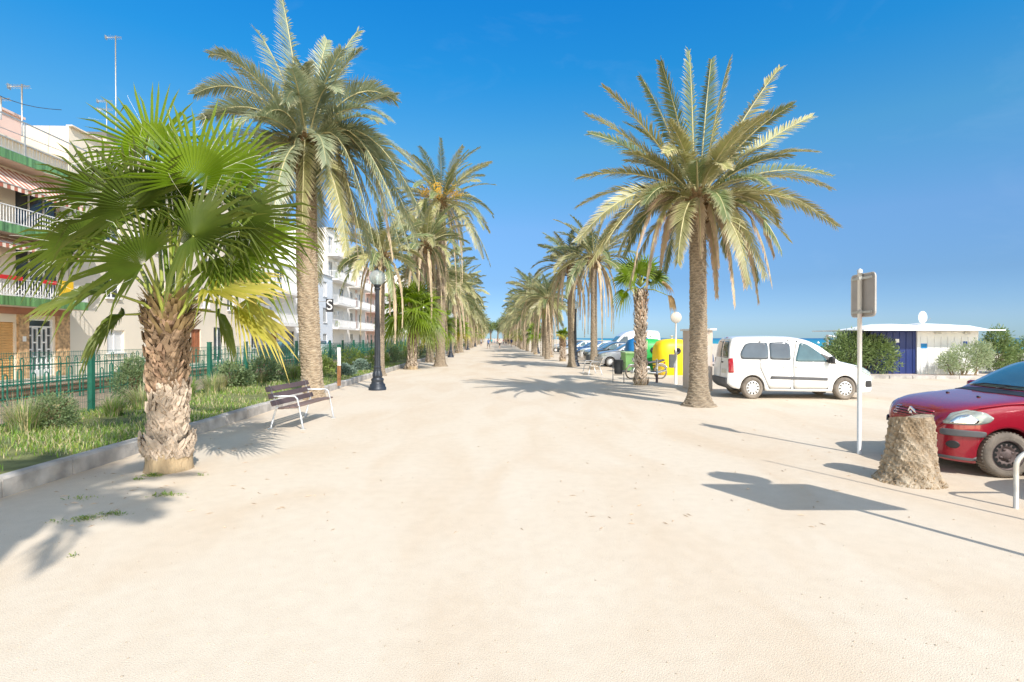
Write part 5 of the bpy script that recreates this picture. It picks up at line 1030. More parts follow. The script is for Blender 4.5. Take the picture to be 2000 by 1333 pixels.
# ------------------------------------------------ beach hut
def hut():
    a = P(1697, 733); b_ = P(1788, 737); c_ = P(1911, 738); D0 = 25.2
    t = thing('beach_hut', 'white beach hut with deep blue side, folded white roof and a satellite dish', 'hut', (19.0*1.0, D0, 0), 0)
    X0 = (1700-1000)/FPX*D0-19.0; X1 = (1789-1000)/FPX*D0-19.0; X2 = (1908-1000)/FPX*D0-19.0; H = 2.12; dp = 2.6
    Mb = mat('hut_blue', (.007, .024, .14), .5, var=.12, scale=1, stretch=(3, 3, .3)); m = MB(); m.box(((X0+X1)/2, dp/2, H/2), (X1-X0, dp, H)); n = 7
    for i in range(n): x = X0+(X1-X0)*(i+.5)/n; m.box((x, -.006, H/2), (.02, .03, H-.1))
    m.build('blue_wall', Mb, t); m = MB(); m.box(((X1+X2)/2+.002, dp/2-.04, H/2), (X2-X1, dp+.08, H))
    Mw = mat('hut_white', (.78, .78, .78), .6, var=.05, scale=3); m.build('white_wall', Mw, t); m = MB()
    for i in range(9): m.box((X1+(X2-X1)*(i+.5)/9, -.088, H/2-.1), (.018, .02, H-.35))
    m.build('wall_battens', mat('hut_batten', (.70, .70, .70), .6), t)
    m = MB(); xl, xr = (1664-1000)/FPX*D0-19.0, (1932-1000)/FPX*D0-19.0; xm = X1+.1
    ys = (-.75, dp/2, dp+.7); prof = [(xl, 0.0), (xl+1.75, .30), (xm-.35, .32), (xm+.12, .26), (xm+1.0, .36), (X2-.4, .26), (xr, .02)]
    vs_ = []; 
    for y, k in ((-.85, 0.0), (-.1, .75), (dp*.5, 1.0), (dp+.75, 0.0)):
        for x, z in prof: vs_.append((x, y, H+.05+z*k))
    n = len(prof); m.add(vs_, [(j*n+i, j*n+i+1, (j+1)*n+i+1, (j+1)*n+i) for j in range(3) for i in range(n-1)]); o = len(vs_)
    m.add([(x, y, H+.005) for y in (-.85, dp+.75) for x in (xl, xr)], [(0, 1, 3, 2)]); m.add([(xl, -.85, H+.005), (xr, -.85, H+.005), (xr, -.85, H+.055), (xl, -.85, H+.055)], [(0, 1, 2, 3)])
    m.add([(xr, -.85, H+.005), (xr, dp+.75, H+.005), (xr, dp+.75, H+.055), (xr, -.85, H+.055)], [(0, 1, 2, 3)]); m.add([(xl, -.85, H+.005), (xl, dp+.75, H+.005), (xl, dp+.75, H+.055), (xl, -.85, H+.055)], [(0, 1, 2, 3)])
    m.build('roof', M_white, t, recalc=True)
    m = MB(); m.box(((X1+.30), -.096, 1.42), (.28, .02, .22)); m.build('blue_sign', mat('sign_blue', (.0, .22, .55), .5), t); m = MB(); m.box((X2-.62, -.096, 1.52), (.17, .02, .22)); m.build('blue_sign', mat('sign_blue2', (.01, .07, .35), .5), t)
    m = MB(); m.box((X1-.90, -.03, 1.66), (.17, .02, .17)); m.build('notice', M_white, t)
    for x in (X1+.95, X2-.55): m = MB(); m.box((x, -.12, H-.10), (.30, .08, .07), 0, None, .02); m.build('wall_lamp', M_galv, t)
    d = thing('satellite_dish', 'white satellite dish on the roof of the beach hut', 'satellite dish', (19.0+(X1+.75), D0+.5, H+.30)); m = MB(); pr = [(.001, 0), (.14, .012), (.26, .04), (.36, .085)]; m.lathe(pr, 26, (0, 0, 0), 0, 'y', cap=False)
    q = m.build('dish', mat('dish_grey', (.70, .70, .70), .5), d, loc=(0, 0, .36)); q.rotation_euler = (radians(0), 0, radians(2)); q.scale = (.62, .8, .82)
    m = MB(); m.tube([(0, .04, .36), (0, .1, 0)], .02, 6); m.box((0, .1, .0), (.2, .2, .03)); m.tube([(0, 0, .1), (.1, -.3, .3)], .01, 5); m.build('mount', M_galv, d)
hut()
M_slab = mat('pavement_slab', (.55, .46, .40), .9, var=.12, scale=2, bump=.3)
mb = MB(); mb.add([(13, 24.1, 0), (45, 21.3, 0), (45, 40, 0), (13, 42, 0), (13, 24.1, .11), (45, 21.3, .11), (45, 40, .11), (13, 42, .11)], [(4, 5, 6, 7), (0, 1, 5, 4), (3, 0, 4, 7)]); struct(mb.build('pavement', M_slab), 'raised sandy pavement under the beach hut')
mb = MB(); r = random.Random(6)
for i in range(19): x = 14.2+i*.95; mb.box((x, 23.97-(x-13)*.0875, .065), (.93, .17, .15+r.uniform(-.01, .01)), 0, Matrix.Rotation(-.087, 3, 'Z'), .015)
struct(mb.build('pavement_kerb', M_kerb), 'row of weathered kerb stones in front of the beach hut')
grp = 'bushes around the beach hut'
shrub((15.9, 25.4, .1), 'large grey-green oleander bush in front of the blue side of the hut', [(0, 0, 1.05, 1.1, .8, .95), (1.35, -.2, .85, .85, .6, .85), (1.0, -.1, 1.3, .8, .6, .6), (-.9, 0, .7, .7, .6, .6), (.35, 0, 1.35, .7, .6, .5)], 9500, .20, .045, M_leafbush, 71, grp)
shrub((20.3, 24.15, .1), 'sparse light oleander climbing before the white hut wall', [(0, 0, .75, .95, .28, .65), (.75, 0, .95, .55, .28, .7), (-.7, 0, .6, .5, .25, .4)], 3600, .16, .035, mat('sparse_leaf', (.24, .31, .17), .6, var=.3, trans=.3, tip=(.42, .46, .3)), 72, grp)
shrub((23.5, 25.4, .1), 'dark green bush with a pointed top right of the beach hut', [(-.6, 0, .9, .9, .8, .8), (-.55, 0, 1.65, .5, .5, .55), (.9, 0, .9, 1.0, .8, .75), (2.2, 0, .8, .9, .8, .7)], 11000, .17, .04, M_leafbush, 73, grp)
# volleyball post and net, buoy, far masts
t = thing('volleyball_net', 'beach volleyball net strung from a grey post behind the oleander', 'volleyball net', (0, 0, 0)); q = PD(1616, 700, 42); m = MB(); m.tube([(q.x, 42, -.2), (q.x, 42, 2.05)], .09, 8); m.tube([(q.x+9, 46, -.3), (q.x+9, 46, 2.0)], .09, 8); m.build('post', M_galv, t)
m = MB(); m.tube([(q.x, 42, 2.0), (q.x+1.5, 42.7, 1.85), (q.x+4.5, 44, 1.75), (q.x+9, 46, 1.95)], .045, 5); m.build('net_tape', M_white, t)
q = PD(1598, 671, 330); t = thing('buoy', 'tiny white buoy floating on the sea right of the white van', 'buoy', (q.x, 330, -1.45)); m = MB(); m.lathe([(.001, -.3), (.7, 0), (.8, .4), (.5, .9), (.15, 1.1), (.001, 1.5)], 12); m.build('float', M_white, t)
# small litter: stones and leaves on the sand
m = MB(); r = random.Random(77)
for i in range(420):
    px, py = r.uniform(0, 2000), 700+633*r.random()**1.0; p = P(px, py)
    if p.x < lx(-5.3, p.y): continue
    s_ = r.uniform(.003, .009); a = r.uniform(0, 6.28); k = 6
    vs_ = [(p.x+cos(a+j*2*pi/k)*s_*r.uniform(.7, 1.3), p.y+sin(a+j*2*pi/k)*s_*r.uniform(.7, 1.3), 0) for j in range(k)]+[(p.x, p.y, s_*.9)]
    m.add(vs_, [(j, (j+1) % k, k) for j in range(k)], 0)
tag(m.build('pebbles', mat('pebble', (.42, .35, .27), .9, var=.4, scale=1)), 'small pebbles scattered over the sand', 'pebbles', kind='stuff')
m = MB()
for i in range(240):
    c_ = P(r.choice([r.uniform(60, 700), r.uniform(60, 600), r.uniform(1100, 1700), r.uniform(200, 1900)]), r.uniform(760, 1040)); 
    if c_.x < lx(-5.3, c_.y): continue
    a = r.uniform(0, 6.28); d = Vector((cos(a), sin(a), 0)); s_ = Vector((-sin(a), cos(a), 0)); L_ = r.uniform(.02, .11)
    m.add([c_+Vector((0, 0, .003)), c_+d*L_*.5+s_*.006+Vector((0, 0, .012)), c_+d*L_+Vector((0, 0, .004)), c_+d*L_*.5-s_*.006+Vector((0, 0, .004))], [(0, 1, 2, 3)])
tag(m.build('fallen_leaf_scraps', M_date[2]), 'dry palm leaf scraps lying on the sand', 'leaf litter', kind='stuff')
# dry cable lying near the big palm
# ------------------------------------------------ people far down the avenue
def person(loc, rz, label, shirt, legs, stride=.2, arm=.2, skin=(.45, .28, .2), s=1.0, hair=(.05, .03, .02), seat=False):
    t = tag(bpy.data.objects.new('person', None), label, 'person'); bpy.data.objects.remove(t)
    me = bpy.data.meshes.new('p'); J = {}
    V_ = [(0, 0, .95), (0, 0, 1.18), (0, 0, 1.42), (0, 0, 1.52), (0, -.01, 1.66), (0, 0, 1.76), (.10, 0, .92), (.11, -stride*.5, .50), (.11, -stride*.9+.08, .08), (.11, -stride*.9-.08, .03), (-.10, 0, .92), (-.11, stride*.35, .50), (-.11, stride+.06, .09), (-.11, stride-.08, .03),
          (.19, 0, 1.40), (.25, arm*.4, 1.14), (.27, arm*.2-.06, .90), (.27, arm*.2-.09, .80), (-.19, 0, 1.40), (-.25, -arm*.4, 1.14), (-.27, -arm*.8, .92), (-.27, -arm*.9, .83)]
    E_ = [(0, 1), (1, 2), (2, 3), (3, 4), (4, 5), (0, 6), (6, 7), (7, 8), (8, 9), (0, 10), (10, 11), (11, 12), (12, 13), (2, 14), (14, 15), (15, 16), (16, 17), (2, 18), (18, 19), (19, 20), (20, 21)]
    R_ = [.15, .135, .15, .06, .095, .07, .095, .065, .045, .035, .095, .065, .045, .035, .06, .045, .035, .03, .06, .045, .035, .03]
    me.from_pydata([Vector(v)*s for v in V_], E_, []); o = bpy.data.objects.new('person', me); COL.objects.link(o); md = o.modifiers.new('s', 'SKIN'); sv = me.skin_vertices[0].data
    for i, q in enumerate(R_): sv[i].radius = (q*s*(1.0 if i > 2 else 1.1), q*s*(.8 if i < 3 else 1))
    sv[0].use_root = True; o.modifiers.new('b', 'SUBSURF').levels = 1; dg = bpy.context.evaluated_depsgraph_get(); nm = bpy.data.meshes.new_from_object(o.evaluated_get(dg)); o.modifiers.clear(); o.data = nm
    ms = [mat('skin_%d' % int(skin[0]*100), skin, .6), mat('cloth_%s' % label.split()[2], shirt, .9), mat('cloth_l_%s' % label.split()[2], legs, .9), mat('hair', hair, .9)]
    nm.materials.clear()
    for q in ms: nm.materials.append(q)
    for p in nm.polygons:
        c_ = p.center/s; p.use_smooth = True
        p.material_index = 3 if c_.z > 1.70 or (c_.z > 1.60 and c_.y > .03) else 0 if c_.z > 1.48 or (abs(c_.x) > .22 and c_.z < 1.15) else 1 if c_.z > .95 else 2 if c_.z > .45 else 0
    o.location = loc; o.rotation_euler.z = rz; tag(o, label, 'person', 'people strolling far down the promenade')
pp = [(954, 92, 'person in blue top walking left of centre far down the promenade', (.08, .14, .3), (.03, .03, .04)), (976, 96, 'person in dark shorts walking at the centre of the promenade', (.75, .6, .5), (.03, .03, .03)), (960, 130, 'person in teal shirt behind the walker in blue', (.05, .3, .35), (.1, .1, .12)),
      (966, 150, 'person in white shirt far away near the vanishing point', (.7, .7, .7), (.2, .2, .3)), (983, 140, 'person in red shirt right of the centre walker', (.5, .05, .05), (.05, .05, .08)), (988, 128, 'person in brown jacket near the right palm row', (.2, .12, .08), (.05, .05, .08)), (993, 136, 'person in black top beside the right palm row', (.03, .03, .03), (.3, .2, .15)),
      (971, 165, 'person in pink top far away at the avenue end', (.6, .25, .3), (.1, .1, .1)), (940, 118, 'person in grey shirt walking close to the left palms', (.3, .3, .3), (.06, .06, .1)), (999, 110, 'person in navy shirt under the right palms', (.03, .05, .15), (.25, .2, .15))]
for i, (px, D, lab, a, b_) in enumerate(pp): person(((px-1000)*D/FPX, D, 0), rr.uniform(0, 6), lab, a, b_, rr.uniform(.15, .3), rr.uniform(.1, .3))
# ------------------------------------------------ houses on the left street (local: +x toward the promenade, y away from the camera)
BRZ = math.atan(SL)
M_pane = mat('window_pane', (.05, .065, .075), .08, var=.4, scale=1.0, spec=.8); M_shut = mat('shutter_white', (.66, .66, .66), .6, var=.05, stretch=(1, 1, 14))
M_frame = mat('window_frame_white', (.76, .76, .76), .5); M_brown = mat('wood_door_brown', (.30, .11, .05), .6, var=.2)
M_cream = mat('wall_cream', (.74, .66, .54), .9, var=.05, scale=.5, bump=.15); M_wwall = mat('wall_white', (.78, .76, .73), .9, var=.05, scale=.5, bump=.1); M_pinkw = mat('wall_pink', (.68, .50, .44), .9, var=.06, scale=.5)
M_tile = mat('green_tile', (.13, .27, .10), .2, var=.5, scale=1.3, stretch=(1, 5, .3), coat=.4); M_tgap = mat('tile_joint', (.40, .45, .36), .8)
M_stone = mat('rustic_stone', (.50, .32, .17), .9, var=.5, scale=7, bump=.8, bscale=9); M_roller = mat('roller_shutter', (.62, .36, .14), .6, var=.1)
M_stripe = [mat('awning_red', (.44, .15, .10), .85), mat('awning_cream', (.74, .64, .54), .85)]
def wall(mb, y0, y1, z0, z1, ops, x=0.0, dep=.16, mi=0):
    ys = sorted({y0, y1} | {v for o in ops for v in (o[0], o[1])}); zs = sorted({z0, z1} | {v for o in ops for v in (o[2], o[3])})
    for a, b_ in zip(ys, ys[1:]):
        for c_, d in zip(zs, zs[1:]):
            if any(o[0] <= a+1e-6 and b_ <= o[1]+1e-6 and o[2] <= c_+1e-6 and d <= o[3]+1e-6 for o in ops): continue
            mb.add([(x, a, c_), (x, b_, c_), (x, b_, d), (x, a, d)], [(0, 1, 2, 3)], mi)
    for (a, b_, c_, d) in ops:
        mb.add([(x, a, c_), (x, b_, c_), (x, b_, d), (x, a, d), (x-dep, a, c_), (x-dep, b_, c_), (x-dep, b_, d), (x-dep, a, d)], [(0, 1, 5, 4), (1, 2, 6, 5), (2, 3, 7, 6), (3, 0, 4, 7)], mi)
def window(t, o, x=0.0, kind='window', fm=M_frame, pm=M_pane, mull=1, sill=True):
    a, b_, c_, d = o; m = MB(); w_ = .06
    for y0, y1, z0, z1 in [(a, b_, c_, c_+w_), (a, b_, d-w_, d), (a, a+w_, c_+w_, d-w_), (b_-w_, b_, c_+w_, d-w_)]+[(a+(b_-a)*k/(mull+1)-.03, a+(b_-a)*k/(mull+1)+.03, c_+w_, d-w_) for k in range(1, mull+1)]:
        m.box((x-.11, (y0+y1)/2, (z0+z1)/2), (.05, y1-y0, z1-z0))
    if sill and kind == 'window': m.box((x+.03, (a+b_)/2, c_-.03), (.14, b_-a+.12, .05))
    f = m.build(kind, fm, t); m = MB(); m.add([(x-.125, a, c_), (x-.125, b_, c_), (x-.125, b_, d), (x-.125, a, d)], [(0, 1, 2, 3)]); m.build('pane', pm, f); return f
def shell(t, W, H, dp, m_, ops, name='wall', par=.7, end=True):
    mb = MB(); wall(mb, 0, W, 0, H, ops); 
    mb.add([(0, 0, 0), (-dp, 0, 0), (-dp, 0, H), (0, 0, H)], [(0, 1, 2, 3)]); mb.add([(0, W, 0), (-dp, W, 0), (-dp, W, H), (0, W, H)], [(3, 2, 1, 0)]); mb.add([(-dp, 0, 0), (-dp, W, 0), (-dp, W, H), (-dp, 0, H)], [(0, 1, 2, 3)])
    o = mb.build(name, m_, t); r = MB(); r.box((-dp/2, W/2, H-.05), (dp-.02, W-.02, .1))
    for (cx, cy, sx, sy) in ((-.06, W/2, .12, W), (-dp+.06, W/2, .12, W), (-dp/2, .06, dp-.25, .12), (-dp/2, W-.06, dp-.25, .12)): r.box((cx+.002, cy, H+par/2), (sx, sy, par))
    r.box((.03, W/2, H+par+.03), (.30, W+.02, .06)); r.build('roof_parapet', m_, t); return o
def rail(mb, x, y0, y1, z0, h=.95, sp=.11, th=.018):
    n = int((y1-y0)/sp)
    for i in range(n+1): y = y0+(y1-y0)*i/n; mb.box((x, y, z0+h/2), (th, th, h))
    mb.box((x, (y0+y1)/2, z0+h), (.05, y1-y0, .035)); mb.box((x, (y0+y1)/2, z0+.06), (.03, y1-y0, .03))
def awning(t, y0, y1, z, out, drop, x=0.02, label=None, n=26, valance=.22):
    m = MB()
    for i in range(n):
        a, b_ = y0+(y1-y0)*i/n, y0+(y1-y0)*(i+1)/n
        m.add([(x, a, z), (x, b_, z), (x+out, b_, z-drop), (x+out, a, z-drop), (x+out+.005, a, z-drop-valance), (x+out+.005, b_, z-drop-valance*(1.0 if i % 2 else .9))], [(0, 1, 2, 3), (3, 2, 5, 4)], i % 2)
    o = m.build('awning', M_stripe, t); m = MB(); m.tube([(x, y0+.2, z-.5), (x+out, y0+.2, z-drop)], .02, 5); m.tube([(x, y1-.2, z-.5), (x+out, y1-.2, z-drop)], .02, 5); m.tube([(x+out, y0, z-drop), (x+out, y1, z-drop)], .025, 6); m.build('awning_arm', M_galv, o)
# building 1: green tiled balconies
def house_near():
    D0 = 12.0; W = 13.4; X = -20.1; t = thing('apartment_house', 'house with green tiled balconies and striped awnings at the left picture edge', 'building', (lx(X, D0), D0, 0), BRZ)
    H = 9.3; f = [(i*3.0) for i in range(3)]; ops = []; door = (11.2, 12.55, .10, 2.62); ops.append(door); sh1 = (6.6, 10.55, .06, 2.45); ops.append(sh1); ops.append((2.0, 5.4, .06, 2.45)); wins = []
    for z in (3.75-.35, 6.75-.35):
        for a in (1.2, 4.4, 7.6, 10.6): wins.append((a, a+2.3, z, z+2.2))
    shell(t, W, H+.0, 9, M_cream, ops+wins); 
    for y, wd in ((6.0, .6), (10.87, .5), (12.98, .72)): m = MB(); m.box((.055, y, 1.4), (.11, wd, 2.78)); m.build('stone_pilaster', M_stone, t)
    m = MB(); m.box((.03, W/2+.0, 2.95), (.06, W, .32)); m.build('fascia', mat('fascia_rust', (.42, .20, .13), .8, var=.1), t)
    for q in ((2.0, 5.4), (6.6, 10.55)):
        m = MB(); n = 22
        for i in range(n): z = .06+2.39*i/n; m.add([(-.10, q[0], z), (-.10, q[1], z), (-.07, q[1], z+2.3/n*.7), (-.07, q[0], z+2.3/n*.7), (-.10, q[1], z+2.39/n), (-.10, q[0], z+2.39/n)], [(0, 1, 2, 3), (3, 2, 4, 5)])
        m.build('roller_shutter', M_roller, t)
    # street door: white frame with dark panes in a brick-like pattern
    a, b_, c_, d = door; m = MB(); p = MB(); m.box((-.10, (a+b_)/2, 2.28), (.06, b_-a, .07)); 
    for y0, y1, z0, z1 in ((a, b_, c_, c_+.28), (a, b_, d-.06, d), (a, a+.07, c_, d), (b_-.07, b_, c_, d)): m.box((-.10+.001*(y1-y0), (y0+y1)/2, (z0+z1)/2), (.07, y1-y0, z1-z0))
    for k in range(1, 5): y = a+.07+(b_-a-.14)*k/5; m.box((-.10, y, 1.33), (.05, .055, 1.9))
    for k in range(5):
        for q in range(3): y = a+.07+(b_-a-.14)*(k+.5)/5; m.box((-.10, y, .38+.62*q+(.31 if k % 2 else 0)+.28), (.045, (b_-a-.14)/5-.05, .06))
    fr = m.build('street_door', M_frame, t); m = MB(); m.add([(-.13, a, c_), (-.13, b_, c_), (-.13, b_, d), (-.13, a, d)], [(0, 1, 2, 3)]); m.build('pane', M_pane, fr); m = MB(); m.tube([(-.04, a+.28, 1.05), (-.04, a+.28, 1.25)], .015, 6); m.build('handle', M_chrome, fr)
    m = MB(); m.box((.118, 10.87, 1.75), (.02, .16, .22)); m.build('house_number_plate', M_white, t)
    for o in wins: window(t, o, kind='balcony_door', mull=2)
    # balconies
    for k, z in enumerate((3.15, 6.02, 8.9)):
        W_ = W-.1; out = .95; m = MB(); m.box((out/2, W_/2, z+.0), (out, W_, .14)); s_ = m.build('balcony', mat('balcony_soffit', (.62, .54, .44), .8, var=.05), t)
        m = MB(); hgt = .36
        n = int(W_/.16)
        for i in range(n): y = W_*(i+.5)/n; m.box((out+.02, y, z+.12), (.03, W_/n-.012, hgt))
        for i in range(8): x = out*(i+.5)/8; m.box((x, W_+.02, z+.12), (out/8-.012, .03, hgt))
        m.build('tile_band', M_tile, s_); m = MB(); m.box((out+.001, W_/2, z+.12), (.03, W_, hgt+.02)); m.box((out/2, W_+.001, z+.12), (out, .03, hgt+.02)); m.build('tile_backing', M_tgap, s_)
        if k < 2:
            m = MB(); rail(m, out-.02, 0, W_, z+.29, .72, .13, .02)
            for i in range(7): m.box((out*(i+.5)/7, W_-.02, z+.65), (.02, .02, .72))
            if k == 0:
                for i in range(int(W_/.24)): y = .12+.24*i; m.tube([(out-.02, y+.11*cos(q*pi/4), z+.50+.11*sin(q*pi/4)) for q in range(9)], .012, 4, cap=False)
            m.box((out/2, W_-.02, z+1.01), (out, .05, .035)); m.build('railing', M_frame, s_)
        else:
            m = MB()
            for y in (1, 4, 7, 10, 13.3): m.box((out-.05, y, z+.95), (.05, .05, 1.5))
            m.box((out-.05, W_/2, z+1.68), (.05, W_, .05)); rail(m, out-.06, 0, W_, z+.29, .5, .16, .015); m.build('roof_frame', M_galv, s_)
    awning(t, 6.8, 13.3, 5.9, .85, .34, n=44, valance=.20); awning(t, 3.5, 13.0, 8.75, 1.15, .95, n=60, valance=.2)
    m = MB(); m.box((-2.3, 10.6, 10.7), (2.4, 3.2, 1.9)); m.box((-2.3, 10.6, 11.65), (2.6, 3.4, .10)); m.build('roof_room', M_pinkw, t)
    for nm, y, z, s_, mm in (('red_banner', 8.9, 4.18, (.03, 1.7, .16), (.55, .02, .02)), ('yellow_towel', 12.0, 3.95, (.03, .75, .75), (.80, .48, .02)), ('red_banner', 11.1, 4.18, (.03, .7, .16), (.55, .02, .02))):
        m = MB(); m.box((1.0, y, z), s_); o = m.build(nm, mat('cloth_'+nm, mm, .8, var=.2, stretch=(1, 9, 1)), None, loc=t.location, rot=BRZ)
        tag(o, {('red_banner', 8.9): 'long red cloth hanging on the lowest balcony railing at the left edge', ('yellow_towel', 12.0): 'yellow towel hanging over the lowest balcony railing', ('red_banner', 11.1): 'short red cloth on the lowest balcony railing beside the yellow towel'}[(nm, y)], 'cloth')
    return t
house_near()
def antenna(x, D, z0, z1, label, arms=1):
    t = thing('antenna', label, 'antenna', (x, D, z0)); h = z1-z0; m = MB(); m.tube([(0, 0, 0), (0, 0, h)], .03, 6); m.build('mast', M_galv, t); m = MB()
    for k in range(arms):
        z = h-.1-.5*k; m.tube([(-.55, 0, z), (.35, 0, z+.02)], .018, 5)
        for i in range(7): x_ = -.5+.12*i; m.tube([(x_, -.2, z), (x_, .2, z)], .01, 4)
        m.add([(-.55, -.1, z-.12), (-.55, .1, z-.12), (-.55, .1, z+.12), (-.55, -.1, z+.12)], [(0, 1, 2, 3)])
    m.build('aerial', M_galv, t)
q = PD(228, 250, 31); antenna(q.x, 31, q.z-.3, PD(228, 72, 31).z, 'tallest television antenna rising above the fan palm', 1)
q = PD(45, 240, 23); antenna(q.x, 23, q.z-.6, PD(45, 166, 23).z, 'slim television antenna on the roof at the left edge', 1)
q = PD(4, 220, 21.5); antenna(q.x, 21.5, q.z-.3, PD(4, 190, 21.5).z, 'short antenna at the very left picture edge', 1)
q = PD(210, 250, 33); antenna(q.x, 33, q.z-.4, PD(210, 196, 33).z, 'small antenna beside the dark chimney', 2)
t = thing('overhead_cable', 'overhead cable crossing the sky at the upper left', 'cable', (0, 0, 0)); m = MB(); a, b_ = PD(-160, 95, 16), PD(122, 216, 27); m.tube([a.lerp(b_, k/8)-Vector((0, 0, .5*sin(pi*k/8))) for k in range(9)], .014, 4); m.build('wire', M_black, t)
t = thing('overhead_cable', 'lower overhead cable running in front of the balcony house', 'cable', (0, 0, 0)); m = MB(); a, b_ = PD(-60, 225, 18), PD(430, 395, 44); m.tube([a.lerp(b_, k/8)-Vector((0, 0, .3*sin(pi*k/8))) for k in range(9)], .014, 4); m.build('wire', M_galv, t)
def house(D0, W, H, label, m_, floors, winpat, X=-20.9, dp=9, balc=None, gcols=None, doors=(), pane=M_pane, par=.7, awn=False, seed=0):
    t = thing('apartment_house', label, 'building', (lx(X, D0), D0, 0), BRZ); ops = []; r = random.Random(seed); fh = 3.0; wi = []
    for k in range(floors):
        z = .3+fh*k+(.0 if k == 0 else .1)
        for (a, w_, h0, h1) in winpat(k): wi.append((a, a+w_, fh*k+h0, fh*k+h1, k))
    for dd in doors: ops.append(dd[:4])
    shell(t, W, H, dp, m_, ops+[q[:4] for q in wi], par=par)
    for dd in doors: window(t, dd[:4], kind='door', fm=dd[4], pm=dd[4] if dd[5] else M_pane, mull=1)
    for q in wi: window(t, q[:4], kind='window', pm=(M_shut if r.random() < .35 else M_pane), mull=1 if q[1]-q[0] < 1.6 else 2)
    if balc:
        for (k, a, b2, out) in balc:
            m = MB(); z = fh*k; m.box((out/2, (a+b2)/2, z+.0), (out, b2-a, .20)); s_ = m.build('balcony', m_, t); m = MB(); rail(m, out-.03, a+.03, b2-.03, z+.12, .95, .12)
            for i in range(8): m.box((out*(i+.5)/8, a+.03, z+.58), (.018, .018, .95)); m.box((out*(i+.5)/8, b2-.03, z+.58), (.018, .018, .95))
            m.box((out/2, a+.03, z+1.08), (out, .04, .035)); m.build('railing', M_frame, s_)
            if r.random() < .6:
                m = MB(); leafcloud(m, r, (out-.25, a+.6, z+.55), (.25, .35, .35), 120, .15, .07); m.build('balcony_plants', M_shr2, s_)
    return t
h2 = house(25.7, 17.5, 11.2, 'plain cream house half hidden by the near fan palm', M_cream, 4, lambda k: [(2.4, 1.1, .9, 2.3), (6.4, 1.1, .9, 2.3), (11.6, 1.1, .9, 2.3), (15.2, 1.1, .9, 2.3)] if k > 0 else [(2.5, 1.3, 1.0, 2.2)],
      doors=[(7.2, 8.5, .1, 2.6, mat('door_bluewhite', (.62, .66, .78), .6), True), (10.3, 11.5, .1, 2.4, M_brown, True), (13.2, 14.6, .1, 2.6, M_frame, False)], seed=1, X=-20.3)
m = MB(); m.box((-1.2, 4.0, 12.1), (.9, .9, 1.2), 0); m.box((-1.2, 4.0, 12.8), (1.05, 1.05, .3), 1); m.build('chimney', [M_cream, mat('chimney_cap', (.13, .13, .13), .8)], h2)
m = MB(); rail(m, -.3, 6.2, 17, 11.9, .8, .18); m.build('roof_railing', M_frame, h2)
h3 = house(43.6, 12.5, 8.3, 'white house with a rounded balcony left of the tall palm trunk', M_wwall, 3, lambda k: [(1.6, 1.6, .4, 2.4), (6.8, 2.2, .4, 2.4)] if k else [(2, 1.4, .9, 2.3)], doors=[(6, 7.4, .1, 2.5, M_brown, True), (9.2, 11.8, .1, 2.5, M_pane, True)], balc=[(1, 1.0, 11.8, 1.35), (2, 1.0, 11.8, 1.35)], X=-20.6, seed=2)
h4 = house(56.2, 9.0, 8.4, 'pale blue-white house carrying the black letter sign', mat('wall_bluewhite', (.66, .70, .76), .85, var=.04), 3, lambda k: [(1.2, 1.4, .6, 2.3), (5.4, 1.4, .6, 2.3)], X=-19.6, doors=[], seed=3)
h4b = house(65.3, 9.5, 14.5, 'tall white house with balconies behind the letter sign house', M_wwall, 5, lambda k: [(.9, 1.8, .3, 2.4), (5.6, 2.2, .3, 2.4)], X=-20.4, balc=[(k, .5, 9.0, 1.3) for k in (1, 2, 3, 4)], seed=4)
h5 = house(75.0, 10, 11.4, 'white house with pink panels right of the nearest lamp post', M_wwall, 4, lambda k: [(1.0, 1.8, .3, 2.4), (6.0, 1.8, .3, 2.4)], X=-20.4, balc=[(k, .4, 9.6, 1.4) for k in (1, 2, 3)], seed=5)
for nm_, y in (('pink_panel', 4.4),): m = MB(); m.box((.04, y, 7.2), (.06, 1.0, 8.0)); m.build(nm_, M_pinkw, h5)
Ds = 85.2
labs = ['pink four-storey house seen between the lamp post and the small fan palm', 'white three-storey house beyond the pink one', 'cream house behind the small fan palm on the left', 'tall white house far along the left street', 'low pink house far along the left street', 'farthest white house of the left street', 'pale house closing the left street behind the palms', 'last cream house at the end of the left street']
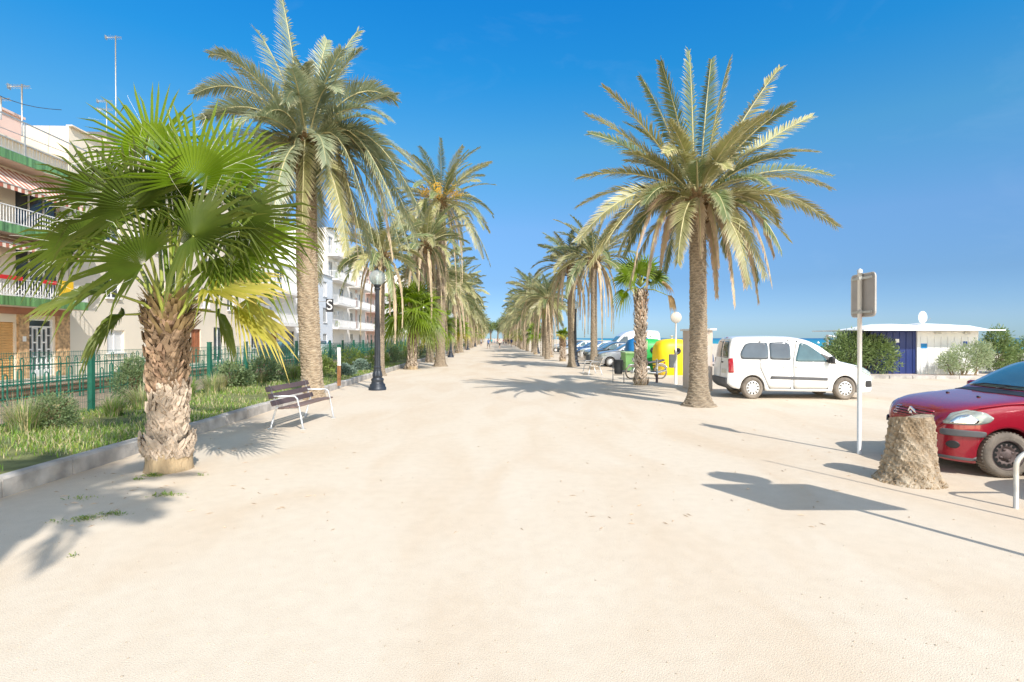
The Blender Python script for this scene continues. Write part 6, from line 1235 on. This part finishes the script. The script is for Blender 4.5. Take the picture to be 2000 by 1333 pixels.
for i, lab in enumerate(labs):
    W = [11, 12, 13, 14, 13, 16, 18, 20][i]; fl = [4, 3, 4, 5, 3, 4, 4, 4][i]; mm = [M_pinkw, M_wwall, M_cream, M_wwall, M_pinkw, M_wwall, M_wwall, M_cream][i]
    house(Ds, W, fl*3+.4, lab, mm, fl, (lambda k, W=W: [(1.2+(W-3)/3*q, 1.6, .4, 2.4) for q in range(4)]), X=-20.5, balc=[(k, .6, W-.6, 1.2) for k in range(1, fl)], seed=10+i); Ds += W+.2
for hh, y, z in ((h4b, 3.8, 5.0), (h4b, 3.8, 11.2), (h5, 3.6, 8.0), (h3, 5.0, 4.4), (h2, 9.6, 4.2), (h2, 4.6, 7.4)):
    m = MB(); m.box((.20, y, z), (.36, .85, .58), 0, None, .03); m.lathe([(.20, .385), (.20, .39), (.001, .39)], 14, (0, y, z), 1, 'x'); m.build('air_conditioner', [M_frame, M_galv], hh)
# letter sign
def text_obj(s, size, m_, parent, name, loc, rot, ext=.01):
    cu = bpy.data.curves.new('txt', 'FONT'); cu.body = s; cu.size = size; cu.extrude = ext; cu.align_x = 'CENTER'; cu.align_y = 'CENTER'; o = bpy.data.objects.new('tmp', cu); COL.objects.link(o)
    dg = bpy.context.evaluated_depsgraph_get(); me = bpy.data.meshes.new_from_object(o.evaluated_get(dg)); bpy.data.objects.remove(o); q = bpy.data.objects.new(name, me); COL.objects.link(q); me.materials.append(m_); q.parent = parent; q.location = loc; q.rotation_euler = rot; return q
D_ = 54.0; q = PD(644, 597, D_); t = thing('letter_sign', 'square black sign with a white letter S projecting from the pale blue house', 'sign', (q.x, D_, q.z)); m = MB(); m.box((0, 0, 0), (.72, .10, 1.30)); m.build('board', M_black, t); text_obj('S', 1.45, M_white, t, 'lettering', (0, -.06, 0), (pi/2, 0, 0)); m = MB(); m.tube([(-.3, 0, .4), (-1.6, 0, .4)], .03, 5); m.build('bracket', M_galv, t)
# ---- last touches
for o in bpy.data.objects:
    if o.type == 'MESH' and o.data.materials and o.name.startswith('pane'): pass
